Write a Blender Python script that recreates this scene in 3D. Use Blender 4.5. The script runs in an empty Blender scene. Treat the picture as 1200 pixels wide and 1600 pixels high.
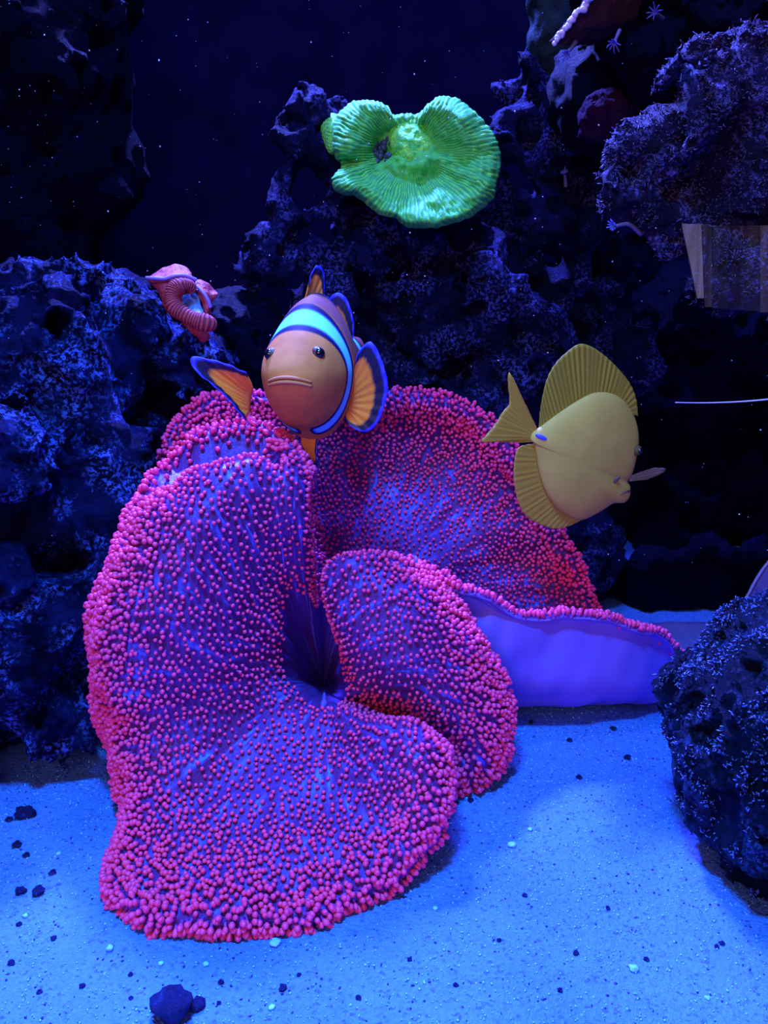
import bpy, math, random
import numpy as np
from mathutils import Vector, Matrix, Quaternion

random.seed(7)
rng = np.random.default_rng(7)
S = 0.01                     # the code works in centimetres, the meshes are in metres
scene = bpy.context.scene
col = scene.collection

# ------------------------------------------------------------------ camera
CAM = np.array([0.0, 0.0, 22.0]); PITCH = math.radians(15.0); FPX = 1331.0
cam_d = bpy.data.cameras.new('camera'); cam = bpy.data.objects.new('camera', cam_d); col.objects.link(cam)
cam.location = CAM * S
cam.rotation_euler = (math.radians(90) - PITCH, 0, 0)
cam_d.sensor_fit = 'VERTICAL'; cam_d.sensor_height = 24.0; cam_d.lens = 24.0 * FPX / 1600.0
cam_d.clip_start = 0.01; cam_d.clip_end = 50
scene.camera = cam

# ------------------------------------------------------------------ world, lamps, exposure
world = bpy.data.worlds.new('haze_lift'); scene.world = world; world.use_nodes = True
bg = world.node_tree.nodes['Background']
bg.inputs[0].default_value = (0.055, 0.05, 0.24, 1); bg.inputs[1].default_value = 0.35  # blue ambient added to lift dark crevices in place of water haze

def area(name, loc, target, size, power, color, shape='RECTANGLE', size_y=None, spread=None):
    d = bpy.data.lights.new(name, 'AREA'); d.energy = power; d.color = color
    d.shape = shape; d.size = size * S
    if size_y: d.size_y = size_y * S
    if spread: d.spread = math.radians(spread)
    o = bpy.data.objects.new(name, d); col.objects.link(o)
    o.location = Vector(loc) * S
    o.rotation_euler = (Vector(target) - Vector(loc)).to_track_quat('-Z', 'Y').to_euler()
    return o
# blue reef lamps over the open tank, plus a blue and a warm fill added
area('reef_lamp_main', (-16, 84, 92), (0, 36, 0), 14, 80.0, (0.13, 0.16, 1.0), size_y=8)
area('reef_lamp_front', (-6, 10, 66), (-4, 19, 0), 10, 3.0, (0.06, 0.36, 1.0), size_y=6, spread=90)
area('blue_top_fill', (4, 38, 86), (2, 40, 0), 12, 6.0, (0.15, 0.19, 1.0), size_y=7)  # added as fill for the upper rocks and corals
area('warm_front_fill', (-35, -130, 75), (0, 38, 8), 120, 15.0, (1.0, 0.56, 0.55), size_y=90)  # warm fill added behind the camera for fish faces and tentacle red

scene.view_settings.view_transform = 'Standard'; scene.view_settings.look = 'None'
scene.view_settings.gamma = 1.0; scene.view_settings.use_curve_mapping = False
scene.view_settings.exposure = 0.0

# ------------------------------------------------------------------ helpers
def P(px, py, Y):
    """point (cm) seen at pixel px,py of the 1200x1600 frame at depth Y"""
    u = (px - 600.0) / FPX; v = (800.0 - py) / FPX
    d = np.array([u, math.cos(PITCH) + v * math.sin(PITCH), -math.sin(PITCH) + v * math.cos(PITCH)])
    return CAM + d * (Y / d[1])

def tag(o, label=None, cat=None, group=None, kind=None):
    if label: o['label'] = label
    if cat: o['category'] = cat
    if group: o['group'] = group
    if kind: o['kind'] = kind
    return o

def empty(name, loc, label=None, cat=None, group=None):
    o = bpy.data.objects.new(name, None); col.objects.link(o)
    o.location = Vector([float(c) for c in loc]) * S; o.empty_display_size = 0.01
    return tag(o, label, cat, group)

def origin_of(parent):
    loc = np.zeros(3); p = parent
    while p is not None:
        loc += np.array(p.location) / S; p = p.parent
    return loc

def make_mesh(name, V, quads=None, tris=None, mats=(), mi=None, smooth=True, uv=None, attr=None):
    V = np.asarray(V, dtype=np.float32)
    me = bpy.data.meshes.new(name)
    polys = []; sizes = []
    if quads is not None and len(quads):
        polys.append(np.asarray(quads, dtype=np.int32).reshape(-1)); sizes.append(np.full(len(quads), 4))
    if tris is not None and len(tris):
        polys.append(np.asarray(tris, dtype=np.int32).reshape(-1)); sizes.append(np.full(len(tris), 3))
    loops = np.concatenate(polys); sz = np.concatenate(sizes).astype(np.int32)
    me.vertices.add(len(V)); me.vertices.foreach_set('co', (V * S).astype(np.float32).ravel())
    me.loops.add(len(loops)); me.loops.foreach_set('vertex_index', loops.astype(np.int32))
    me.polygons.add(len(sz))
    st = np.concatenate([[0], np.cumsum(sz)[:-1]]).astype(np.int32)
    me.polygons.foreach_set('loop_start', st)
    me.polygons.foreach_set('loop_total', sz)
    for m in mats: me.materials.append(m)
    if mi is not None: me.polygons.foreach_set('material_index', np.asarray(mi, dtype=np.int32))
    me.polygons.foreach_set('use_smooth', np.full(len(sz), smooth, dtype=bool))
    if uv is not None:
        l = me.uv_layers.new(name='UVMap'); l.data.foreach_set('uv', np.asarray(uv, dtype=np.float32)[loops].ravel())
    if attr is not None:
        for k, a in attr.items():
            at = me.attributes.new(k, 'FLOAT', 'POINT'); at.data.foreach_set('value', np.asarray(a, dtype=np.float32))
    me.update(calc_edges=True); me.validate()
    return me

def add(name, V, quads=None, tris=None, mat=None, parent=None, loc=None, **kw):
    """link vertices given in world cm as one mesh object"""
    V = np.asarray(V, dtype=np.float64)
    if parent is not None: o0 = origin_of(parent); lo = np.zeros(3)
    else: o0 = np.array(loc if loc is not None else (0, 0, 0), dtype=float); lo = o0
    mats = mat if isinstance(mat, (list, tuple)) else [mat]
    me = make_mesh(name, V - o0, quads, tris, mats, **kw)
    o = bpy.data.objects.new(name, me); col.objects.link(o)
    o.location = Vector(lo) * S
    if parent is not None: o.parent = parent
    return o

def fix_normals(o):
    import bmesh
    bm = bmesh.new(); bm.from_mesh(o.data); bmesh.ops.recalc_face_normals(bm, faces=bm.faces); bm.to_mesh(o.data); bm.free()
    return o

# ---- noise
def _hash(ix, iy, iz, seed):
    h = (ix.astype(np.uint32) * np.uint32(374761393)) ^ (iy.astype(np.uint32) * np.uint32(668265263)) ^ \
        (iz.astype(np.uint32) * np.uint32(2147483647)) ^ np.uint32((seed * 1274126177) & 0xffffffff)
    h = (h ^ (h >> np.uint32(13))) * np.uint32(1274126177)
    h = (h ^ (h >> np.uint32(16))) * np.uint32(2246822519)
    return h ^ (h >> np.uint32(15))
_G = np.array([[1,1,0],[-1,1,0],[1,-1,0],[-1,-1,0],[1,0,1],[-1,0,1],[1,0,-1],[-1,0,-1],
               [0,1,1],[0,-1,1],[0,1,-1],[0,-1,-1],[1,1,0],[0,-1,1],[-1,1,0],[0,-1,-1]], dtype=np.float32)
def perlin(p, seed=0):
    p = np.asarray(p, dtype=np.float32)
    f = np.floor(p); i = f.astype(np.int64) + 100000; d = p - f
    w = d * d * d * (d * (d * 6 - 15) + 10)
    out = 0
    for cx in (0, 1):
        for cy in (0, 1):
            for cz in (0, 1):
                g = _G[_hash(i[:, 0] + cx, i[:, 1] + cy, i[:, 2] + cz, seed) & np.uint32(15)]
                dot = g[:, 0] * (d[:, 0] - cx) + g[:, 1] * (d[:, 1] - cy) + g[:, 2] * (d[:, 2] - cz)
                ww = (w[:, 0] if cx else 1 - w[:, 0]) * (w[:, 1] if cy else 1 - w[:, 1]) * (w[:, 2] if cz else 1 - w[:, 2])
                out = out + dot * ww
    return out
def fbm(p, oct=3, seed=0):
    o = 0; a = 1.0; p = np.asarray(p, dtype=np.float32)
    for k in range(oct):
        o = o + a * perlin(p * (2.0 ** k), seed + k); a *= 0.5
    return o
def ridged(p, oct=3, seed=0):
    o = 0; a = 1.0; p = np.asarray(p, dtype=np.float32)
    for k in range(oct):
        o = o + a * (1 - 2.2 * np.abs(perlin(p * (2.1 ** k), seed + k))); a *= 0.5
    return o

# ---- naive surface nets
def surface_nets(F, org, h):
    nx, ny, nz = F.shape
    s = F < 0
    C = np.zeros((nx - 1, ny - 1, nz - 1), dtype=np.int16)
    for a in (0, 1):
        for b in (0, 1):
            for c in (0, 1):
                C += s[a:nx - 1 + a, b:ny - 1 + b, c:nz - 1 + c]
    act = (C > 0) & (C < 8)
    idx = np.argwhere(act)
    vid = -np.ones(act.shape, dtype=np.int64); vid[act] = np.arange(len(idx))
    acc = np.zeros((len(idx), 3)); cnt = np.zeros(len(idx))
    I, J, K = idx[:, 0], idx[:, 1], idx[:, 2]
    corners = [(a, b, c) for a in (0, 1) for b in (0, 1) for c in (0, 1)]
    for a in range(8):
        for b in range(a + 1, 8):
            ca, cb = np.array(corners[a]), np.array(corners[b])
            if abs(ca - cb).sum() != 1: continue
            fa = F[I + ca[0], J + ca[1], K + ca[2]]; fb = F[I + cb[0], J + cb[1], K + cb[2]]
            m = (fa < 0) != (fb < 0)
            t = np.where(m, fa / np.where(m, fa - fb, 1), 0)
            acc += np.where(m[:, None], ca[None, :] + t[:, None] * (cb - ca)[None, :], 0); cnt += m
    V = (idx + acc / cnt[:, None]) * h + org
    Q = []
    for ax in range(3):
        u, v = (ax + 1) % 3, (ax + 2) % 3
        sl0 = [slice(1, -1)] * 3; sl1 = [slice(1, -1)] * 3
        sl0[ax] = slice(0, -1); sl1[ax] = slice(1, None)
        # restrict: edges along ax at interior u,v
        A = s[tuple(sl0)]; B = s[tuple(sl1)]
        ch = np.argwhere(A != B)
        base = np.zeros_like(ch); base[:, ax] = ch[:, ax]; base[:, u] = ch[:, u] + 1; base[:, v] = ch[:, v] + 1
        def g(du, dv):
            q = base.copy(); q[:, u] += du; q[:, v] += dv
            return vid[q[:, 0], q[:, 1], q[:, 2]]
        q = np.stack([g(-1, -1), g(0, -1), g(0, 0), g(-1, 0)], 1)
        flip = ~A[ch[:, 0], ch[:, 1], ch[:, 2]]
        q[flip] = q[flip][:, ::-1]
        Q.append(q)
    return V, np.concatenate(Q)

def smin(a, b, k):
    h = np.clip(0.5 + 0.5 * (b - a) / k, 0, 1)
    return b + (a - b) * h - k * h * (1 - h)

def capsule(p, a, b, ra, rb):
    ab = b - a; L = float(ab @ ab) + 1e-9
    t = np.clip(((p - a) @ ab) / L, 0, 1)
    return np.linalg.norm(p - (a + t[:, None] * ab), axis=1) - (ra + (rb - ra) * t)

def rock(name, prims, mat, label=None, cat='rock', group=None, holes=(), h=0.22, k=0.8, big=(1.0, 0.22), pit=(1.4, 0.4, 0.12),
         mid=(0.35, 1.0), fine=(0.12, 3.2), seed=1, parent=None, zmin=None, squash=(1, 1, 1)):
    """craggy live rock: smooth union of capsules (px,py,Y,r | px,py,Y,r,px,py,Y,r), carved by noise"""
    caps = []
    for c in prims:
        if len(c) == 4: a = P(*c[:3]); caps.append((a, a, c[3], c[3]))
        else: caps.append((P(*c[:3]), P(*c[4:7]), c[3], c[7]))
    hol = [(P(*c[:3]), c[3]) for c in holes]
    lo = np.min([np.minimum(a, b) - max(ra, rb) for a, b, ra, rb in caps], 0) - big[0] - 0.8
    hi = np.max([np.maximum(a, b) + max(ra, rb) for a, b, ra, rb in caps], 0) + big[0] + 0.8
    if zmin is not None: lo[2] = max(lo[2], zmin - 3 * h)
    n = np.ceil((hi - lo) / h).astype(int) + 1
    g = np.stack(np.meshgrid(*[lo[i] + h * np.arange(n[i]) for i in range(3)], indexing='ij'), -1).reshape(-1, 3).astype(np.float32)
    d = None
    for a, b, ra, rb in caps:
        e = capsule(g, a.astype(np.float32), b.astype(np.float32), ra, rb)
        d = e if d is None else smin(d, e, k)
    band = np.abs(d) < (big[0] * 1.3 + pit[0] * 0.8 + mid[0] * 1.5 + 0.4)
    q = g[band]
    dd = d[band]
    dd = dd - big[0] * fbm(q * big[1], 2, seed)
    dd = dd + pit[0] * np.clip(perlin(q * pit[1], seed + 11) - pit[2], 0, 1) * 2.0
    nb = np.abs(dd) < mid[0] * 2.2 + fine[0] * 1.6 + 2 * h
    q2 = q[nb]
    dd[nb] -= mid[0] * (ridged(q2 * mid[1], 2, seed + 21) - 0.4) + fine[0] * fbm(q2 * fine[1], 2, seed + 31)
    d[band] = dd
    for c, r in hol:
        e = r - np.linalg.norm(g - c.astype(np.float32), axis=1)
        d = np.maximum(d, e - 0.25 * 0)
    if zmin is not None: d = np.maximum(d, zmin - g[:, 2])
    F = d.reshape(n)
    F[0], F[-1] = 1, 1; F[:, 0], F[:, -1] = 1, 1; F[:, :, 0], F[:, :, -1] = 1, 1
    V, Q = surface_nets(F, lo, h)
    base = np.array([(V[:, 0].min() + V[:, 0].max()) / 2, (V[:, 1].min() + V[:, 1].max()) / 2, V[:, 2].min()])
    o = add(name, V, Q, mat=mat, loc=base, parent=parent)
    if parent is None: tag(o, label, cat, group)
    return o

# ---- splines
def catmull(pts, sub, closed=False):
    pts = np.asarray(pts, dtype=float); n = len(pts)
    if closed: ext = np.concatenate([pts[-1:], pts, pts[:2]])
    else: ext = np.concatenate([2 * pts[:1] - pts[1:2], pts, 2 * pts[-1:] - pts[-2:-1]])
    out = []
    t = (np.arange(sub) / sub).reshape((-1,) + (1,) * (pts.ndim - 1))
    for i in range(n if closed else n - 1):
        p0, p1, p2, p3 = ext[i:i + 1], ext[i + 1:i + 2], ext[i + 2:i + 3], ext[i + 3:i + 4]
        out.append(0.5 * (2 * p1 + (p2 - p0) * t + (2 * p0 - 5 * p1 + 4 * p2 - p3) * t ** 2 + (3 * p1 - p0 - 3 * p2 + p3) * t ** 3))
    if not closed: out.append(pts[-1:])
    return np.concatenate(out)

def grid_quads(nr, nc, closed_c=False, off=0, flip=False):
    r = np.arange(nr - 1)[:, None]; cN = nc if closed_c else nc - 1
    c = np.arange(cN)[None, :]
    c1 = (c + 1) % nc
    q = np.stack([r * nc + c, r * nc + c1, (r + 1) * nc + c1, (r + 1) * nc + c], -1).reshape(-1, 4) + off
    return q[:, ::-1] if flip else q

def grid_normals(G, closed_c):
    """normals a x r of a [row(radial), column(angular), 3] grid"""
    dr = np.gradient(G, axis=0)
    if closed_c: da = (np.roll(G, -1, 1) - np.roll(G, 1, 1)) / 2
    else: da = np.gradient(G, axis=1)
    n = np.cross(da, dr); l = np.linalg.norm(n, axis=2, keepdims=True)
    return n / np.maximum(l, 1e-9)

def tube(path, radii, seg=8, cap=True):
    path = np.asarray(path, float); n = len(path)
    radii = np.broadcast_to(np.asarray(radii, float), (n,))
    T = np.gradient(path, axis=0); T /= np.linalg.norm(T, axis=1, keepdims=True) + 1e-9
    up = np.array([0, 0, 1.0]) if abs(T[0][2]) < 0.9 else np.array([0, 1.0, 0])
    V = []
    N = np.cross(T[0], up); N /= np.linalg.norm(N)
    a = np.arange(seg) * 2 * math.pi / seg
    for i in range(n):
        N = N - T[i] * (N @ T[i]); N /= np.linalg.norm(N) + 1e-9
        B = np.cross(T[i], N)
        V.append(path[i] + radii[i] * (np.cos(a)[:, None] * N + np.sin(a)[:, None] * B))
    V = np.concatenate(V); Q = grid_quads(n, seg, True)
    t = []
    if cap:
        V = np.concatenate([V, path[:1], path[-1:]]); i0, i1 = n * seg, n * seg + 1
        for k in range(seg):
            t.append((i0, (k + 1) % seg, k)); t.append((i1, (n - 1) * seg + k, (n - 1) * seg + (k + 1) % seg))
    return V, Q, np.array(t, dtype=np.int32).reshape(-1, 3)

class Bag:
    """collects pieces of one part"""
    def __init__(s): s.V = []; s.Q = []; s.T = []; s.n = 0
    def put(s, V, Q=None, T=None):
        s.V.append(np.asarray(V, float))
        if Q is not None and len(Q): s.Q.append(np.asarray(Q) + s.n)
        if T is not None and len(T): s.T.append(np.asarray(T) + s.n)
        s.n += len(V)
    def add(s, name, mat, **kw):
        return add(name, np.concatenate(s.V), np.concatenate(s.Q) if s.Q else None, np.concatenate(s.T) if s.T else None, mat=mat, **kw)

def ball(c, r, seg=12, rings=8, axes=None):
    ph = np.linspace(0, math.pi, rings + 1)[1:-1]; th = np.arange(seg) * 2 * math.pi / seg
    V = np.stack([np.sin(ph)[:, None] * np.cos(th), np.sin(ph)[:, None] * np.sin(th), np.cos(ph)[:, None] + 0 * th], -1).reshape(-1, 3)
    V = np.concatenate([V, [[0, 0, 1], [0, 0, -1]]]) * np.broadcast_to(np.asarray(r, float), (3,))
    if axes is not None: V = V @ np.asarray(axes)
    m = rings - 1
    Q = grid_quads(m, seg, True, flip=True); i0, i1 = m * seg, m * seg + 1
    T = [(i0, k, (k + 1) % seg) for k in range(seg)] + [(i1, (m - 1) * seg + (k + 1) % seg, (m - 1) * seg + k) for k in range(seg)]
    return V + np.asarray(c), Q, np.array(T)

# ------------------------------------------------------------------ materials
def mat_new(name):
    m = bpy.data.materials.new(name); m.use_nodes = True
    nt = m.node_tree; b = nt.nodes['Principled BSDF']
    return m, nt, b
def N(nt, t, **kw):
    n = nt.nodes.new(t)
    for k, v in kw.items(): setattr(n, k, v)
    return n
def ramp(nt, stops, interp='LINEAR'):
    r = N(nt, 'ShaderNodeValToRGB'); e = r.color_ramp.elements; r.color_ramp.interpolation = interp
    while len(e) < len(stops): e.new(0.5)
    for el, (p, c) in zip(e, stops):
        el.position = p; el.color = c if len(c) == 4 else (*c, 1)
    return r
def noise(nt, scale, detail=3, rough=0.55, vec=None):
    n = N(nt, 'ShaderNodeTexNoise'); n.inputs['Scale'].default_value = scale
    n.inputs['Detail'].default_value = detail; n.inputs['Roughness'].default_value = rough
    if vec is not None: nt.links.new(vec, n.inputs['Vector'])
    return n
def coord(nt): return N(nt, 'ShaderNodeTexCoord').outputs['Object']
def mixc(nt, fac, a, b):
    m = N(nt, 'ShaderNodeMix', data_type='RGBA')
    for sock, v in ((m.inputs[0], fac), (m.inputs[6], a), (m.inputs[7], b)):
        if isinstance(v, (int, float)): sock.default_value = v
        elif isinstance(v, tuple): sock.default_value = v if len(v) == 4 else (*v, 1)
        else: nt.links.new(v, sock)
    return m.outputs[2]
def bump(nt, b, h, strength, dist):
    n = N(nt, 'ShaderNodeBump'); n.inputs['Strength'].default_value = strength; n.inputs['Distance'].default_value = dist
    nt.links.new(h, n.inputs['Height']); nt.links.new(n.outputs[0], b.inputs['Normal'])

def rock_mat(name, dark, light, fuzz_glint, fuzz_glint_amt=0.5, scale=60, rough=0.6, spec=0.5, bstr=0.9):
    m, nt, b = mat_new(name); c = coord(nt)
    n1 = noise(nt, scale, 5, 0.65, c); r1 = ramp(nt, [(0.35, dark), (0.68, light)]); nt.links.new(n1.outputs[0], r1.inputs[0])
    n2 = noise(nt, scale * 0.55, 4, 0.7, c); r2 = ramp(nt, [(0.47, (0, 0, 0)), (0.60, (fuzz_glint_amt,) * 3)]); nt.links.new(n2.outputs[0], r2.inputs[0])
    n3 = noise(nt, 480, 3, 0.75, c); r3 = ramp(nt, [(0.50, (0, 0, 0)), (0.57, (1, 1, 1))]); nt.links.new(n3.outputs[0], r3.inputs[0])  # bright specks: algal fuzz, plus glitter and lit highlights put into the colour
    mul = N(nt, 'ShaderNodeMath', operation='MULTIPLY'); nt.links.new(r2.outputs[0], mul.inputs[0]); nt.links.new(r3.outputs[0], mul.inputs[1])
    nt.links.new(mixc(nt, mul.outputs[0], r1.outputs[0], fuzz_glint), b.inputs['Base Color'])
    b.inputs['Roughness'].default_value = rough; b.inputs['Specular IOR Level'].default_value = spec; b.inputs['Specular Tint'].default_value = (0.25, 0.35, 1.0, 1)
    nb = noise(nt, 150, 8, 0.78, c)
    bump(nt, b, nb.outputs[0], bstr, 0.012)
    return m

def plain(name, c, rough=0.5, spec=0.4, c2=None, scale=300, bstr=0.0, bscale=600, trans=0.0):
    m, nt, b = mat_new(name); co = coord(nt)
    if c2:
        n = noise(nt, scale, 3, 0.6, co); r = ramp(nt, [(0.35, c), (0.65, c2)]); nt.links.new(n.outputs[0], r.inputs[0])
        nt.links.new(r.outputs[0], b.inputs['Base Color'])
    else: b.inputs['Base Color'].default_value = (*c, 1)
    b.inputs['Roughness'].default_value = rough; b.inputs['Specular IOR Level'].default_value = spec
    if bstr:
        nb = noise(nt, bscale, 3, 0.6, co); bump(nt, b, nb.outputs[0], bstr, 0.002)
    if trans:
        out = nt.nodes['Material Output']; t = N(nt, 'ShaderNodeBsdfTranslucent'); t.inputs[0].default_value = (*c, 1)
        mx = N(nt, 'ShaderNodeMixShader'); mx.inputs[0].default_value = trans
        nt.links.new(b.outputs[0], mx.inputs[1]); nt.links.new(t.outputs[0], mx.inputs[2]); nt.links.new(mx.outputs[0], out.inputs[0])
    return m

M = {}
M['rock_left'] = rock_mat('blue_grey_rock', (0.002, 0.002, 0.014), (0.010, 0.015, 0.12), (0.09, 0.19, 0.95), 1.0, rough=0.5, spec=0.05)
M['rock_shaded'] = rock_mat('shaded_rock', (0.0008, 0.0008, 0.006), (0.003, 0.003, 0.026), (0.012, 0.014, 0.10), 0.5, spec=0.12)  # darker rock copy, dimness of the background put into its colour
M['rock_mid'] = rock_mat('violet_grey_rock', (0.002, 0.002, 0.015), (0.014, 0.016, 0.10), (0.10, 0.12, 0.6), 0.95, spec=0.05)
M['rock_far_shaded'] = rock_mat('shaded_far_rock', (0.0006, 0.0006, 0.006), (0.002, 0.002, 0.016), (0.007, 0.008, 0.05), 0.4, spec=0.08)  # darkest rock copy, shade at the back put into its colour
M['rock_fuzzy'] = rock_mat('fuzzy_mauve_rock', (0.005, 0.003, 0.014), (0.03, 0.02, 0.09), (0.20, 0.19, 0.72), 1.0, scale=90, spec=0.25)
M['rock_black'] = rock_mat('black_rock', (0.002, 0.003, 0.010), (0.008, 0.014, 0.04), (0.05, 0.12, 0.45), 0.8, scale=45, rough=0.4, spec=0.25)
M['wall'] = plain('tank_wall', (0.002, 0.002, 0.02), 0.9, 0.0, c2=(0.004, 0.004, 0.034), scale=25)

def sand_material():
    m, nt, b = mat_new('aragonite_sand'); c = coord(nt)
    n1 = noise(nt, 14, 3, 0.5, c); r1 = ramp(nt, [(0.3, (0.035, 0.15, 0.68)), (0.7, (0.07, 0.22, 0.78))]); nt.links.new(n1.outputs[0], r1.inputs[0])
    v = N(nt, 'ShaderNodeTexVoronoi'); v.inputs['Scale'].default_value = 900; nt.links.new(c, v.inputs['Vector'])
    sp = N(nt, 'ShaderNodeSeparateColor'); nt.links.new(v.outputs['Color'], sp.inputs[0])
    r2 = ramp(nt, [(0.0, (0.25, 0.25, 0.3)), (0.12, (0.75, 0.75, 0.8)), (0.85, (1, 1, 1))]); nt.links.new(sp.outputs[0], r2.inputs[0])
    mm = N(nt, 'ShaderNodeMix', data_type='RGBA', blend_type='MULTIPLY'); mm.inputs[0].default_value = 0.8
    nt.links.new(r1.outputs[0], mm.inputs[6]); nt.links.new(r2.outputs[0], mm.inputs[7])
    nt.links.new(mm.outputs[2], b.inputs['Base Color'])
    b.inputs['Roughness'].default_value = 0.8
    nb = noise(nt, 650, 3, 0.7, c); bump(nt, b, nb.outputs[0], 0.7, 0.003)
    return m
M['sand'] = sand_material()
M['grain_dark'] = plain('dark_grain', (0.015, 0.02, 0.16), 0.7)
M['grain_pale'] = plain('pale_grain', (0.14, 0.46, 0.9), 0.6)
M['pebble'] = rock_mat('dark_pebble', (0.004, 0.006, 0.06), (0.014, 0.02, 0.16), (0.04, 0.08, 0.4), 0.5, scale=200)

def disc_material():
    m, nt, b = mat_new('anemone_disc'); uv = N(nt, 'ShaderNodeUVMap').outputs[0]
    mp = N(nt, 'ShaderNodeMapping'); mp.inputs['Scale'].default_value = (150, 9, 1); nt.links.new(uv, mp.inputs[0])
    n1 = noise(nt, 1.0, 3, 0.6, mp.outputs[0]); r1 = ramp(nt, [(0.38, (0.085, 0.014, 0.12)), (0.55, (0.085, 0.024, 0.22)), (0.64, (0.08, 0.08, 0.65)), (0.70, (0.09, 0.20, 1.0))])  # bright blue streaks are wet glints painted into the colour
    nt.links.new(n1.outputs[0], r1.inputs[0])
    nt.links.new(r1.outputs[0], b.inputs['Base Color'])
    b.inputs['Roughness'].default_value = 0.42; b.inputs['Specular IOR Level'].default_value = 0.5; b.inputs['Specular Tint'].default_value = (0.12, 0.2, 1.0, 1)
    nb = noise(nt, 420, 2, 0.5, coord(nt)); bump(nt, b, nb.outputs[0], 0.25, 0.002)
    return m
M['disc'] = disc_material()
M['under'] = plain('anemone_underside', (0.17, 0.10, 0.72), 0.45, 0.4, c2=(0.20, 0.11, 0.66), scale=30, trans=0.15)
M['tip'] = plain('pink_tentacle_tip', (0.90, 0.055, 0.28), 0.45, 0.3, trans=0.15)
M['stalk'] = plain('violet_tentacle_stalk', (0.22, 0.03, 0.34), 0.5, 0.3)

# ------------------------------------------------------------------ tank: floor, walls
def sand_height(x, y):
    p = np.stack([x * 0.09, y * 0.09, 0 * x], -1).reshape(-1, 3)
    p2 = np.stack([x * 0.35, y * 0.35, 0 * x + 5], -1).reshape(-1, 3)
    z = 0.45 * perlin(p, 3) + 0.10 * perlin(p2, 4)
    return z.reshape(np.shape(x))
gx = np.arange(-46, 46.01, 0.35); gy = np.arange(8.5, 76, 0.35)
GX, GY = np.meshgrid(gx, gy)
fine = 0.035 * perlin(np.stack([GX * 1.9, GY * 1.9, GX * 0], -1).reshape(-1, 3), 9).reshape(GX.shape)
GZ = sand_height(GX, GY) + fine
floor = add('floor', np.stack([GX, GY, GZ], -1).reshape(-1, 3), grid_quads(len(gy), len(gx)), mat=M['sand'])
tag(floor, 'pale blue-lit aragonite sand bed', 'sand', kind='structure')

def slab(name, lo, hi, mat, label):
    x0, y0, z0 = lo; x1, y1, z1 = hi
    V = [(x0,y0,z0),(x1,y0,z0),(x1,y1,z0),(x0,y1,z0),(x0,y0,z1),(x1,y0,z1),(x1,y1,z1),(x0,y1,z1)]
    Q = [(0,3,2,1),(4,5,6,7),(0,1,5,4),(1,2,6,5),(2,3,7,6),(3,0,4,7)]
    o = add(name, V, Q, mat=mat, smooth=False, loc=((x0+x1)/2, (y0+y1)/2, z0))
    return tag(o, label, 'wall', kind='structure')
slab('wall_back', (-47, 76, -2), (47, 77.5, 58), M['wall'], 'dark navy rear wall of the aquarium')
slab('wall_left', (-47.5, 8, -2), (-46, 76, 58), M['wall'], 'dark navy side wall of the aquarium beside the grey rock mound')
slab('wall_right', (46, 8, -2), (47.5, 76, 58), M['wall'], 'dark navy side wall of the aquarium beside the black rock')

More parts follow.
